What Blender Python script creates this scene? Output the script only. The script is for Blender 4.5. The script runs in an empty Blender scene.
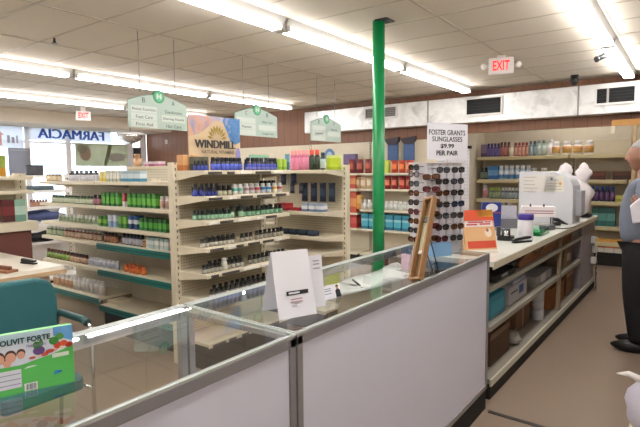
import bpy, math, random
from mathutils import Vector, Matrix
random.seed(7)
SC = bpy.context.scene
COL = SC.collection
F = -0.13            # floor height while building; everything is lifted so the floor ends at zero
CEIL = 3.19
PI = math.pi

# ------------------------------------------------------------------ materials
def lin(c):
    return tuple((v/12.92 if v <= .04045 else ((v+.055)/1.055)**2.4) for v in c)
def hexc(h):
    h = h.lstrip('#')
    return lin(tuple(int(h[i:i+2], 16)/255 for i in (0, 2, 4)))
_M = {}
def M(h, rough=.55, metal=0., var=.06, scale=9., spec=.5, bump=0., bscale=60.):
    key = (h, rough, metal, var, scale, spec, bump)
    if key in _M: return _M[key]
    m = bpy.data.materials.new('surface'); m.use_nodes = True
    nt = m.node_tree; b = nt.nodes['Principled BSDF']
    c = hexc(h)
    b.inputs['Roughness'].default_value = rough; b.inputs['Metallic'].default_value = metal
    b.inputs['Specular IOR Level'].default_value = spec
    tc = nt.nodes.new('ShaderNodeTexCoord')
    n = nt.nodes.new('ShaderNodeTexNoise'); n.inputs['Scale'].default_value = scale; n.inputs['Detail'].default_value = 4
    nt.links.new(tc.outputs['Object'], n.inputs['Vector'])
    mx = nt.nodes.new('ShaderNodeMix'); mx.data_type = 'RGBA'
    mx.inputs[6].default_value = (*[v*(1-var) for v in c], 1)
    mx.inputs[7].default_value = (*[min(1, v*(1+var)) for v in c], 1)
    nt.links.new(n.outputs['Fac'], mx.inputs[0]); nt.links.new(mx.outputs[2], b.inputs['Base Color'])
    if bump:
        n2 = nt.nodes.new('ShaderNodeTexNoise'); n2.inputs['Scale'].default_value = bscale
        nt.links.new(tc.outputs['Object'], n2.inputs['Vector'])
        bp = nt.nodes.new('ShaderNodeBump'); bp.inputs['Strength'].default_value = bump; bp.inputs['Distance'].default_value = .01
        nt.links.new(n2.outputs['Fac'], bp.inputs['Height']); nt.links.new(bp.outputs['Normal'], b.inputs['Normal'])
    _M[key] = m
    return m
def math_node(nt, op, a, b=None):
    n = nt.nodes.new('ShaderNodeMath'); n.operation = op
    for i, v in enumerate((a, b)):
        if v is None: continue
        if isinstance(v, (int, float)): n.inputs[i].default_value = v
        else: nt.links.new(v, n.inputs[i])
    return n.outputs[0]
def pattern_mat(c1, c2, fn, rough=.6):
    """two colours chosen by fn(nt, x, y, z) -> 0..1 in object space"""
    m = bpy.data.materials.new('surface'); m.use_nodes = True
    nt = m.node_tree; b = nt.nodes['Principled BSDF']; b.inputs['Roughness'].default_value = rough
    tc = nt.nodes.new('ShaderNodeTexCoord'); s = nt.nodes.new('ShaderNodeSeparateXYZ')
    nt.links.new(tc.outputs['Object'], s.inputs[0])
    fac = fn(nt, s.outputs[0], s.outputs[1], s.outputs[2])
    mx = nt.nodes.new('ShaderNodeMix'); mx.data_type = 'RGBA'
    mx.inputs[6].default_value = (*hexc(c1), 1); mx.inputs[7].default_value = (*hexc(c2), 1)
    nt.links.new(fac, mx.inputs[0])
    n = nt.nodes.new('ShaderNodeTexNoise'); n.inputs['Scale'].default_value = 6
    nt.links.new(tc.outputs['Object'], n.inputs['Vector'])
    hv = nt.nodes.new('ShaderNodeHueSaturation')
    v = math_node(nt, 'ADD', math_node(nt, 'MULTIPLY', n.outputs['Fac'], .16), .92)
    nt.links.new(v, hv.inputs['Value']); nt.links.new(mx.outputs[2], hv.inputs['Color'])
    nt.links.new(hv.outputs['Color'], b.inputs['Base Color'])
    return m
def peg_fn(nt, x, y, z):
    k = 2*PI/.03
    a = math_node(nt, 'COSINE', math_node(nt, 'MULTIPLY', x, k)); c = math_node(nt, 'COSINE', math_node(nt, 'MULTIPLY', z, k))
    return math_node(nt, 'GREATER_THAN', math_node(nt, 'ADD', a, c), 1.25)
def groove_fn(step, w):
    def fn(nt, x, y, z):
        a = math_node(nt, 'FRACT', math_node(nt, 'MULTIPLY', math_node(nt, 'ADD', x, 50.), 1/step))
        return math_node(nt, 'LESS_THAN', a, w/step)
    return fn
def noise_mat(cols, scale=3., rough=.5, detail=3., dist=.0, metal=0.):
    m = bpy.data.materials.new('surface'); m.use_nodes = True
    nt = m.node_tree; b = nt.nodes['Principled BSDF']; b.inputs['Roughness'].default_value = rough; b.inputs['Metallic'].default_value = metal
    tc = nt.nodes.new('ShaderNodeTexCoord'); n = nt.nodes.new('ShaderNodeTexNoise')
    n.inputs['Scale'].default_value = scale; n.inputs['Detail'].default_value = detail; n.inputs['Distortion'].default_value = dist
    nt.links.new(tc.outputs['Object'], n.inputs['Vector'])
    r = nt.nodes.new('ShaderNodeValToRGB'); nt.links.new(n.outputs['Fac'], r.inputs[0])
    e = r.color_ramp.elements
    while len(e) < len(cols): e.new(.5)
    for i, c in enumerate(cols):
        e[i].position = .3+.4*i/(len(cols)-1); e[i].color = (*hexc(c), 1)
    nt.links.new(r.outputs[0], b.inputs['Base Color'])
    return m
def glass_mat(tint='#f2f8f4', ior=2.0, rough=0.):
    m = bpy.data.materials.new('clear glass'); m.use_nodes = True
    nt = m.node_tree; nt.nodes.remove(nt.nodes['Principled BSDF'])
    t = nt.nodes.new('ShaderNodeBsdfTransparent'); t.inputs[0].default_value = (*hexc(tint), 1)
    g = nt.nodes.new('ShaderNodeBsdfGlossy'); g.inputs['Roughness'].default_value = rough
    f = nt.nodes.new('ShaderNodeFresnel'); f.inputs['IOR'].default_value = ior
    geo = nt.nodes.new('ShaderNodeNewGeometry')
    # the same reflectance from either side of the pane
    mix = nt.nodes.new('ShaderNodeMixShader'); 
    inv = nt.nodes.new('ShaderNodeMix'); inv.data_type = 'FLOAT'
    inv.inputs[2].default_value = ior; inv.inputs[3].default_value = 1/ior
    nt.links.new(geo.outputs['Backfacing'], inv.inputs[0]); nt.links.new(inv.outputs[0], f.inputs['IOR'])
    nt.links.new(f.outputs[0], mix.inputs[0]); nt.links.new(t.outputs[0], mix.inputs[1]); nt.links.new(g.outputs[0], mix.inputs[2])
    nt.links.new(mix.outputs[0], nt.nodes['Material Output'].inputs[0])
    return m
def thin_mat(h, h2=None):
    """printed film or paper that lets daylight through from behind"""
    m = bpy.data.materials.new('printed film'); m.use_nodes = True
    nt = m.node_tree; nt.nodes.remove(nt.nodes['Principled BSDF'])
    tc = nt.nodes.new('ShaderNodeTexCoord'); n = nt.nodes.new('ShaderNodeTexNoise'); n.inputs['Scale'].default_value = 3
    nt.links.new(tc.outputs['Object'], n.inputs['Vector'])
    mx = nt.nodes.new('ShaderNodeMix'); mx.data_type = 'RGBA'
    mx.inputs[6].default_value = (*hexc(h), 1); mx.inputs[7].default_value = (*hexc(h2 or h), 1); nt.links.new(n.outputs['Fac'], mx.inputs[0])
    d = nt.nodes.new('ShaderNodeBsdfDiffuse'); t = nt.nodes.new('ShaderNodeBsdfTranslucent'); a = nt.nodes.new('ShaderNodeMixShader'); a.inputs[0].default_value = .45
    for b in (d, t): nt.links.new(mx.outputs[2], b.inputs[0])
    nt.links.new(d.outputs[0], a.inputs[1]); nt.links.new(t.outputs[0], a.inputs[2]); nt.links.new(a.outputs[0], nt.nodes['Material Output'].inputs[0])
    return m
def emit_mat(h, s):
    m = bpy.data.materials.new('lit'); m.use_nodes = True
    b = m.node_tree.nodes['Principled BSDF']
    b.inputs['Base Color'].default_value = (*hexc(h), 1)
    b.inputs['Emission Color'].default_value = (*hexc(h), 1); b.inputs['Emission Strength'].default_value = s
    return m

# ------------------------------------------------------------------ mesh collector
class MB:
    def __init__(s): s.v = []; s.f = []; s.m = []; s.sm = []
    def add(s, vs, fs, m=0, smooth=False):
        k = len(s.v); s.v += [tuple(v) for v in vs]
        for f in fs: s.f.append([i+k for i in f]); s.m.append(m); s.sm.append(smooth)
        return s
    def box(s, x0, x1, y0, y1, z0, z1, m=0):
        vs = [(x, y, z) for z in (z0, z1) for y in (y0, y1) for x in (x0, x1)]
        return s.add(vs, [(0, 2, 3, 1), (4, 5, 7, 6), (0, 1, 5, 4), (2, 6, 7, 3), (0, 4, 6, 2), (1, 3, 7, 5)], m)
    def prism(s, poly, o, d, u, c0, c1, m=0):
        """poly of (a, b) in the frame o + a*d + b*u, extruded along d x u from c0 to c1"""
        o, d, u = Vector(o), Vector(d), Vector(u); n = d.cross(u)
        k = len(poly)
        vs = [o+a*d+b*u+c*n for c in (c0, c1) for a, b in poly]
        fs = [list(range(k))[::-1], list(range(k, 2*k))]+[(i, (i+1) % k, k+(i+1) % k, k+i) for i in range(k)]
        return s.add(vs, fs, m)
    def lathe(s, prof, c=(0, 0, 0), seg=12, m=0, sx=1, sy=1):
        """prof: (radius, z) or (radius, z, material of the band below)"""
        k = len(prof); vs = []
        for p in prof:
            for j in range(seg):
                t = 2*PI*j/seg; vs.append((c[0]+sx*p[0]*math.cos(t), c[1]+sy*p[0]*math.sin(t), c[2]+p[1]))
        b = len(s.v); s.v += vs
        for i in range(k-1):
            mm = prof[i+1][2] if len(prof[i+1]) > 2 else m
            for j in range(seg):
                s.f.append([b+i*seg+j, b+i*seg+(j+1) % seg, b+(i+1)*seg+(j+1) % seg, b+(i+1)*seg+j]); s.m.append(mm); s.sm.append(True)
        s.f.append([b+j for j in range(seg)][::-1]); s.m.append(prof[1][2] if len(prof[1]) > 2 else m); s.sm.append(False)
        s.f.append([b+(k-1)*seg+j for j in range(seg)]); s.m.append(prof[-1][2] if len(prof[-1]) > 2 else m); s.sm.append(False)
        return s
    def tube(s, path, r, seg=8, m=0):
        P = [Vector(p) for p in path]; rr = r if isinstance(r, (list, tuple)) else [r]*len(P)
        b = len(s.v); t0 = (P[1]-P[0]).normalized()
        n = t0.orthogonal().normalized()
        for i, p in enumerate(P):
            t = (P[min(i+1, len(P)-1)]-P[max(i-1, 0)]).normalized()
            n = (n-t*n.dot(t)); n = n.normalized() if n.length > 1e-6 else t.orthogonal().normalized()
            q = t.cross(n)
            for j in range(seg):
                a = 2*PI*j/seg; s.v.append(tuple(p+rr[i]*(math.cos(a)*n+math.sin(a)*q)))
        for i in range(len(P)-1):
            for j in range(seg):
                s.f.append([b+i*seg+j, b+i*seg+(j+1) % seg, b+(i+1)*seg+(j+1) % seg, b+(i+1)*seg+j]); s.m.append(m); s.sm.append(True)
        s.f.append([b+j for j in range(seg)][::-1]); s.m.append(m); s.sm.append(False)
        s.f.append([b+(len(P)-1)*seg+j for j in range(seg)]); s.m.append(m); s.sm.append(False)
        return s
    def ball(s, c, r, seg=14, rings=9, m=0, fn=None):
        r = r if isinstance(r, (list, tuple)) else (r, r, r)
        prof = []
        b = len(s.v)
        for i in range(rings+1):
            th = PI*i/rings
            for j in range(seg):
                ph = 2*PI*j/seg
                v = Vector((math.sin(th)*math.cos(ph), math.sin(th)*math.sin(ph), -math.cos(th)))
                if fn: v = fn(v)
                s.v.append((c[0]+r[0]*v.x, c[1]+r[1]*v.y, c[2]+r[2]*v.z))
        for i in range(rings):
            for j in range(seg):
                s.f.append([b+i*seg+j, b+i*seg+(j+1) % seg, b+(i+1)*seg+(j+1) % seg, b+(i+1)*seg+j]); s.m.append(m); s.sm.append(True)
        return s
    def build(s, name, mats, parent=None, bevel=0., loc=None):
        me = bpy.data.meshes.new(name); me.from_pydata(s.v, [], s.f)
        if not isinstance(mats, (list, tuple)): mats = [mats]
        for m in mats: me.materials.append(m)
        me.polygons.foreach_set('material_index', s.m); me.polygons.foreach_set('use_smooth', s.sm); me.update()
        o = bpy.data.objects.new(name, me); COL.objects.link(o)
        if parent: o.parent = parent
        if loc: o.location = loc
        if bevel:
            b = o.modifiers.new('edge', 'BEVEL'); b.width = bevel; b.segments = 2; b.limit_method = 'ANGLE'
        return o
def bx(x0, x1, y0, y1, z0, z1, m=0): return MB().box(x0, x1, y0, y1, z0, z1, m)

def tag(o, label, cat, group=None, kind=None):
    o['label'] = label; o['category'] = cat
    if group: o['group'] = group
    if kind: o['kind'] = kind
    return o
def thing(name, label, cat, loc=(0, 0, 0), rz=0., group=None):
    o = bpy.data.objects.new(name, None); COL.objects.link(o); o.empty_display_size = .1
    o.location = loc; o.rotation_euler = (0, 0, rz)
    return tag(o, label, cat, group)
def struct(name, mb, mat, parent=None, label=None, **k):
    o = mb.build(name, mat, parent, **k)
    if not parent: o['kind'] = 'structure'
    return o
KIDS = {}
def copy_tree(o, parent=None):
    c = o.copy(); COL.objects.link(c)
    if parent: c.parent = parent
    for ch in list(o.children): copy_tree(ch, c)
    return c
ONES = 'first second third fourth fifth sixth seventh eighth ninth tenth eleventh twelfth thirteenth fourteenth fifteenth sixteenth seventeenth eighteenth nineteenth'.split()
def nth(i):
    i += 1
    if i < 20: return ONES[i-1]
    t, u = divmod(i, 10)
    return {2: 'twentieth', 3: 'thirtieth', 4: 'fortieth'}[t] if u == 0 else {2: 'twenty', 3: 'thirty', 4: 'forty'}[t]+'-'+ONES[u-1]
def ratio(u): return math.tan(math.atan((u-320)/504.75)-.634589)     # x / y of the ground direction seen in photo column u
def xu(u, y): return ratio(u)*y
def yu(u, x): return x/ratio(u)

def text(name, s, mat, parent, o, d, w, h, bold=0., depth=.001, up=(0, 0, 1)):
    """lettering fitted into a w x h box whose lower-centre is o, reading along d"""
    cu = bpy.data.curves.new(name, 'FONT'); cu.body = s; cu.size = 1; cu.offset = bold; cu.extrude = .01; cu.align_x = 'LEFT'; cu.resolution_u = 3
    t = bpy.data.objects.new(name, cu); COL.objects.link(t)
    bpy.context.view_layer.update()
    me = bpy.data.meshes.new_from_object(t.evaluated_get(bpy.context.evaluated_depsgraph_get()))
    bpy.data.objects.remove(t); bpy.data.curves.remove(cu)
    xs = [v.co.x for v in me.vertices]; ys = [v.co.y for v in me.vertices]
    x0, x1, y0, y1 = min(xs), max(xs), min(ys), max(ys)
    d, u, o = Vector(d).normalized(), Vector(up), Vector(o); n = d.cross(u)
    for v in me.vertices:
        a = (v.co.x-x0)/(x1-x0)*w-w/2; b = (v.co.y-y0)/(y1-y0)*h; c = depth*(v.co.z/.02+.5)
        v.co = o+a*d+b*u+c*n
    me.materials.clear(); me.materials.append(mat); me.update()
    ob = bpy.data.objects.new(name, me); COL.objects.link(ob)
    if parent: ob.parent = parent
    return ob
def ell(cx, cy, rx, ry, n=18, a0=0, a1=2*PI):
    return [(cx+rx*math.cos(a0+(a1-a0)*i/n), cy+ry*math.sin(a0+(a1-a0)*i/n)) for i in range(n if a1-a0 > 6.2 else n+1)]
def rect(x0, x1, y0, y1): return [(x0, y0), (x1, y0), (x1, y1), (x0, y1)]
XA, YA, ZA = Vector((1, 0, 0)), Vector((0, 1, 0)), Vector((0, 0, 1))

CREAM = M('#ddd3bc', .5); CREAM_D = M('#cfc4ab', .55); WHITE = M('#e9e7e6', .5); TEAL = M('#1d6f68', .4); BLACK = M('#141416', .45)
ALU = M('#9c9ca0', .42, .5, .04); CHROME = M('#d6d6d8', .12, 1., .02); GREYM = M('#96959a', .4, .35)
PEG = pattern_mat('#d2c7ae', '#7d725f', peg_fn); PEG_L = pattern_mat('#d8d0bc', '#a39a86', peg_fn)
GLASS = glass_mat('#fdfffe', 1.4); GLASS_TOP = glass_mat('#fbfefc', 1.9); WIN = glass_mat('#f6fbff', 1.45)
CARD = M('#9c7350', .8, 0, .12); PAPER = M('#eeeef4', .7, 0, .02)
# ------------------------------------------------------------------ camera
cd = bpy.data.cameras.new('camera'); cd.lens = 504.75/640*36; cd.sensor_width = 36; cd.clip_start = .05; cd.clip_end = 200
cam = bpy.data.objects.new('camera', cd); COL.objects.link(cam)
r_, u_, f_ = Vector((.80571893, .59223213, -.00883819)), Vector((-.04195994, .07195724, .99652472)), Vector((-.59080993, .80254798, -.08282734))
mw = Matrix((( r_.x, u_.x, -f_.x, 0), (r_.y, u_.y, -f_.y, 0), (r_.z, u_.z, -f_.z, 1.75), (0, 0, 0, 1)))
cam.matrix_world = mw; SC.camera = cam
SC.view_settings.view_transform = 'Standard'; SC.view_settings.look = 'None'; SC.view_settings.exposure = 0.0; SC.view_settings.gamma = 1
SC.view_settings.use_curve_mapping = False
w = bpy.data.worlds.new('sky'); SC.world = w; w.use_nodes = True
bg = w.node_tree.nodes['Background']; bg.inputs[0].default_value = (.86, .93, 1, 1); bg.inputs[1].default_value = 5.0

# ------------------------------------------------------------------ the setting
XL, YB, YR, XR, YF = -13.2, 9.2, 11.75, 4.0, -3.0
XREC = -3.9
floor_m = M('#8f7d6d', .42, 0, .05, 1.3, .4)
struct('floor', bx(XL, XR, YF, YR, F-.1, F), floor_m)
ceil_m = M('#d4cbbc', .8, 0, .03, 2.2, .2, .25, 90.)
struct('ceiling', bx(XL, XR, YF, YB, CEIL, CEIL+.08), ceil_m)
g = MB()
y = 2.13-.61*8
while y < YB:
    g.box(XL, XR, y-.012, y+.012, CEIL-.004, CEIL+.001); y += .61
x = -1.98-1.274*8
while x < XR:
    if x > XL: g.box(x-.012, x+.012, YF, YB, CEIL-.006, CEIL+.001)
    x += 1.274
struct('trim_1', g, M('#b3a998', .6, 0, .04))
wood_m = pattern_mat('#84593f', '#573826', groove_fn(.2, .008), .45)
fascia = MB().box(XL, XREC, YB, YB+.1, F, CEIL).box(XREC, XR, YB, YB+.1, 2.43, CEIL)
struct('wall_back', fascia, wood_m)
recm = M('#d6ccb6', .65)
rec = MB().box(XREC, XR, YR, YR+.1, F, CEIL).box(XREC-.1, XREC, YB+.1, YR+.1, F, CEIL)
struct('wall_alcove', rec, recm)
struct('ceiling_alcove', bx(XREC, XR, YB+.1, YR, CEIL, CEIL+.08), ceil_m)
struct('wall_right', bx(XR, XR+.1, YF, YR, F, CEIL), M('#8d7b68', .7))
struct('wall_front', bx(XL, XR, YF-.1, YF, F, CEIL), M('#d8cdb8', .7))
struct('trim_3', bx(XL, -12.0, YF, YB, 2.9, CEIL), M('#cfc4b2', .7))                 # bulkhead over the shop window
struct('street', bx(-40, XL-.1, -25, 35, F-.3, F-.2), M('#c9c6c0', .9))
# shop front
wl = MB().box(XL-.1, XL, YF, YB, F, .55).box(XL-.1, XL, YF, YB, 2.98, CEIL).box(XL-.1, XL, YF, 0.2, .55, 2.98)
struct('wall_left', wl, M('#e6e2da', .6))
ms = [.2, 1.9, 3.6, 4.7, 5.8, 6.82, 8.55]
fr_m = M('#f0f0f2', .4)
for i, (a, b) in enumerate(zip(ms, ms[1:])):
    fr = MB().box(XL-.08, XL-.01, a, a+.09, .55, 2.98).box(XL-.08, XL-.01, b-.04, b, .55, 2.98).box(XL-.08, XL-.01, a+.09, b-.04, .55, .62).box(XL-.08, XL-.01, a+.09, b-.04, 2.92, 2.98).box(XL-.08, XL-.01, a+.09, b-.04, 2.52, 2.57)
    o = struct('window_%d' % (i+1), fr, fr_m)
    p = bx(XL-.05, XL-.045, a+.09, b-.04, .62, 2.92).build('pane', WIN, o)
dr = MB().box(XL-.08, XL, 8.56, 8.74, F, 2.98).box(XL-.06, XL+.03, 8.74, 8.98, F, 2.5).box(XL-.08, XL, 8.98, 9.19, F, 2.98, 1)
dr.m = [0]*6+[1]*6+[0]*6
struct('door_1', dr, [fr_m, M('#3c4048', .4)])
# metal strip across the floor where the aisle begins
st = MB(); st.prism([(0, -.018), (1.4, -.018), (1.4, .018), (0, .018)], (-1.2, 3.83, F), (.999, -.05, 0), (.05, .999, 0), 0, .006)
struct('trim_4', st, M('#55514e', .4, .5))

# ------------------------------------------------------------------ ceiling lights
TUBE = emit_mat('#fbf8f7', 35.0)
hm = M('#d9d7d2', .45)
def light(x, y0, y1, label):
    t = thing('fluorescent_light', label, 'ceiling light', (x, y0, CEIL), 0, 'fluorescent strip lights')
    L = y1-y0-.03
    h = MB(); h.prism([(-.06, -.065), (.06, -.065), (.09, 0), (-.09, 0)], (0, L, 0), (1, 0, 0), (0, 0, 1), 0, L)
    h.build('housing', hm, t)
    for sx in (-.045, .045):
        MB().tube([(sx, .05, -.092), (sx, L-.05, -.092)], .019, 8).build('tube', TUBE, t)
    for yy in (.0, L-.05):
        bx(-.07, .07, yy, yy+.05, -.115, -.066).build('lamp_holder', M('#c9c7c4', .5), t)
    return t
ROWS = [(-3.2, [(-3.57, -1.13), (-1.12, 1.32), (1.32, 3.76), (3.76, 6.2), (6.2, 8.7)], 'over the display cases'),
        (-.81, [(-.9, 1.5), (1.56, 4.0), (4.0, 6.44), (6.44, 8.85)], 'over the white counter aisle'),
        (-7.0, [(-1.15, 1.29), (1.3, 3.73), (3.73, 6.17), (6.17, 8.5)], 'over the vitamin shelves'),
        (-9.6, [(-1.15, 1.29), (1.3, 3.73), (3.76, 6.2), (6.2, 8.4)], 'by the shop window'),
        (2.2, [(-.9, 1.5), (1.56, 4.0)], 'added unseen for light beyond the man')]  # last row is added out of view for extra light
for x, segs, where in ROWS:
    for i, (a, b) in enumerate(segs):
        light(x, a, b, f'{nth(len(segs)-1-i)} white tube light from the back wall, row {where}')

t = light(-1.9, 9.5, 11.5, 'added hidden tube light brightening the alcove wall shelves behind the brown fascia')  # lamp added out of sight to brighten the alcove shelves
# ------------------------------------------------------------------ air duct and vents
duct_m = noise_mat(['#c9c8c6', '#efefee', '#dcdbd8'], 3.5, .38, 5, .6, .25)
t = thing('air_duct', 'long foil-wrapped white duct along the back wall under the ceiling', 'duct', (-7.0, 8.95, 2.6))
xs = [0, 2.95, 5.5, 8.0, 11.0]
for a, b in zip(xs, xs[1:]):
    bx(a+.004, b-.004, 0, .245, 0, .46).build('foil_section', duct_m, t, bevel=.01)
for a in xs[1:-1]: bx(a-.012, a+.012, -.004, .245, -.004, .464).build('seam', M('#8d8b88', .5, .3), t)
def vent(x0, x1, z0, z1, label, split=None, dark='#0b0b0c'):
    t = thing('air_vent', label, 'vent', ((x0+x1)/2, 8.944, z0), 0, 'supply grilles in the duct'); w = (x1-x0)/2; h = z1-z0; b = .03
    f = MB().box(-w-b, w+b, -.02, .002, -b, 0).box(-w-b, w+b, -.02, .002, h, h+b).box(-w-b, -w, -.02, .002, 0, h).box(w, w+b, -.02, .002, 0, h)
    f.build('frame', M('#e2e0dc', .45), t)
    bx(-w, w, -.002, .004, 0, h).build('opening', M(dark, .8), t)
    s = MB()
    for k in range(5): s.box(-w, w, -.012, -.009, h*(k+.5)/5, h*(k+.5)/5+.006)
    s.build('slat', M('#1c1c1e', .6), t)
    if split: bx(split-.015, split+.015, -.016, .0, 0, h).build('divider', M('#a9a7a3', .5), t)
vent(-5.4, -4.72, 2.82, 3.0, 'small pale grille in the duct behind the green pole', None, '#8f8d8a')
vent(-3.3, -2.7, 2.74, 3.0, 'black opening grille in the duct above the sunglasses price sign')
vent(-1.24, -.74, 2.76, 2.98, 'black grille with a divider in the duct above the wooden canopy', -.1)
t = thing('wooden_canopy', 'small orange wood canopy with a post under the duct', 'canopy', (-1.02, 8.9, F))
OR = M('#a9783a', .5, 0, .15, 14)
bx(0, 1.8, 0, .05, 2.53, 2.62).build('valance', OR, t); bx(0, 1.8, .05, .28, 2.56, 2.6).build('board', M('#3a2a20', .6), t)
bx(0, .05, -.02, .04, 2.42, 2.53).build('bracket', M('#d8cdb4', .6), t)
bx(.28, .33, 0, .05, 0, 2.53).build('post', M('#a58a62', .55), t)

# ------------------------------------------------------------------ pole, exit signs, cameras, sprinkler
t = thing('support_pole', 'green painted steel pole behind the display cases', 'pole', (-2.5, 4.38, F))
GREEN = M('#128a4c', .35, 0, .04)
MB().lathe([(.059, 0), (.059, CEIL-F)], seg=24).build('shaft', GREEN, t)
MB().lathe([(.13, 0), (.13, .015), (.06, .02)], seg=24).build('base_plate', GREEN, t)
bx(-.0, .13, -.08, .08, CEIL-F-.012, CEIL-F-.001).build('ceiling_collar', M('#2a2a28', .7), t)
def exit_sign(loc, d, label, heads):
    d = Vector(d); n = d.cross(ZA)
    t = thing('exit_sign', label, 'exit sign', loc, math.atan2(d.y, d.x))
    bx(-.15, .15, -.03, .03, 0, .2).build('housing', M('#ece5e2', .5), t, bevel=.006)
    text('lettering', 'EXIT', emit_mat('#e8262c', 1.2), t, (0, -.0305, .045), (1, 0, 0), .2, .12, .02)
    bx(-.05, .05, -.02, .02, .2, CEIL-loc[2]-.001).build('ceiling_mount', M('#d9d2cc', .5), t)
    if heads:
        for s in (-1, 1):
            hd = MB().box(min(s*.15, s*.18), max(s*.15, s*.18), -.012, .012, .09, .12); hd.build('arm', M('#cfcac6', .5), t)
            MB().ball((s*.21, -.01, .105), (.034, .03, .04)).build('lamp_head', M('#e6e2d8', .4), t)
exit_sign((-2.0, 6.6, 2.955), (.95, .3, 0), 'white exit sign with two emergency lamp heads near the white counter', True)
exit_sign((-10.7, 5.9, 2.9), (.3, .95, 0), 'small pinkish exit sign near the shop window', False)
t = thing('security_camera', 'black bullet camera on the ceiling beside the aisle light', 'camera', (-.9, 6.95, CEIL), .9)
t.scale = (.62, .62, .7)
MB().lathe([(.05, -.02), (.05, 0)]).tube([(0, 0, -.015), (-.0, 0, -.09), (-.06, 0, -.13)], .014).build('bracket', BLACK, t)
MB().tube([(.03, 0, -.13), (-.16, 0, -.2)], [.045, .045], 12).tube([(-.15, 0, -.197), (-.19, 0, -.212)], [.052, .052], 12).build('body', BLACK, t)
t = thing('security_camera', 'small black camera on the ceiling close to the duct', 'camera', (-1.52, 8.7, CEIL), .6)
MB().lathe([(.06, -.02), (.06, 0)]).build('mount', BLACK, t); MB().ball((0, 0, -.08), (.06, .06, .07)).build('body', BLACK, t)
t = thing('sprinkler_head', 'small dark sprinkler head on the ceiling', 'sprinkler', (-5.53, 2.77, CEIL))
MB().lathe([(.012, -.045), (.018, -.03), (.012, -.03), (.012, 0)]).build('body', M('#4a4440', .4, .6), t); MB().lathe([(.03, -.058), (.03, -.052), (.006, -.045)]).build('deflector', M('#4a4440', .4, .6), t)
t = thing('convex_mirror', 'white rimmed half dome mirror hanging by the shop window corner', 'mirror', (-11.3, 7.42, 2.72))
MB().ball((0, 0, .0), (.3, .3, .24), 20, 10, 0, lambda v: Vector((v.x, v.y, min(v.z, 0)))).build('dome', M('#cdc9c6', .15, .8), t)
MB().tube([(.3*math.cos(a/12*PI), .3*math.sin(a/12*PI), 0) for a in range(25)], .03, 8).build('rim', WHITE, t)
MB().tube([(0, .0, .0), (0, 0, CEIL-2.72)], .012).build('hanger', M('#8d8782', .5), t)

# ------------------------------------------------------------------ hanging aisle signs
SG = M('#a2b2a7', .5, 0, .03); SGW = M('#bcc4bb', .55, 0, .02); SGD = M('#3f8f66', .5); INK = M('#3f4a46', .6)
def aisle_sign(yc, w, label, cols):
    X = -4.6; t = thing('aisle_sign', label, 'aisle sign', (X, yc, 2.215), 0, 'hanging aisle signs')
    a = w/2; n = 10
    top = [(a-2*a*i/n, .27+.085*math.sin(PI*i/n)) for i in range(n+1)]
    poly = [(-a, 0), (a, 0)]+top
    MB().prism(poly, (0, 0, 0), YA, ZA, -.008, .008).build('panel', SG, t)
    e = MB(); e.tube([(0.0, p[0], p[1]) for p in top], .007, 6); e.build('top_edge', M('#5d7a6d', .5), t)
    for k, (head, lines) in enumerate(cols):
        cx = -a*.5+a*k; ww = a*.84
        text('lettering', head, INK, t, (.0085, cx, .262), YA, .035, .05)
        for j, s in enumerate(lines):
            z = .172-.075*j
            MB().prism(rect(cx-ww/2, cx+ww/2, z-.014, z+.055), (0, 0, 0), YA, ZA, .008, .010).build('strip', SGW if (j+k) % 2 == 0 or j == 1 else SG, t)
            if s: text('lettering', s, INK, t, (.0105, cx, z), YA, min(ww*.9, .022*len(s)), .034)
    MB().prism(ell(0, .34, .07, .07), (0, 0, 0), YA, ZA, -.014, .014).prism(ell(0, .34, .052, .052), (0, 0, 0), YA, ZA, .014, .016, 1).build('emblem', [SGD, M('#5fb083', .5)], t)
    mm = MB().prism([(-.03, .315), (-.015, .315), (0, .345), (.015, .315), (.03, .315), (.03, .37), (.018, .37), (0, .34), (-.018, .37), (-.03, .37)], (0, 0, 0), YA, ZA, .0162, .017)
    mm.build('emblem_mark', SGW, t)
    for s in (-.6, .6): MB().tube([(0, s*a, .3+.08*math.cos(s)), (0, s*a, CEIL-2.215)], .004, 5).build('hanging_wire', M('#8b8b88', .4, .6), t)
aisle_sign(3.37, .735, 'pale green aisle sign lettered B and A, hung over the teal-edged shelves', [('B', ['Beauty Essentials', 'Foot Care', 'First Aid']), ('A', ['Deodorants', 'Shaving Needs', 'Hair Care'])])
aisle_sign(4.875, .79, 'middle pale green aisle sign between the sunrise board and the green pole', [('C', ['', 'Vitamins', '']), ('B', ['Baby Care', '', 'Cough Cold'])])
aisle_sign(6.43, .79, 'pale green aisle sign hung before the end of the duct', [('E', ['', 'Laxatives', '']), ('D', ['Antacids', '', ''])])
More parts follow.
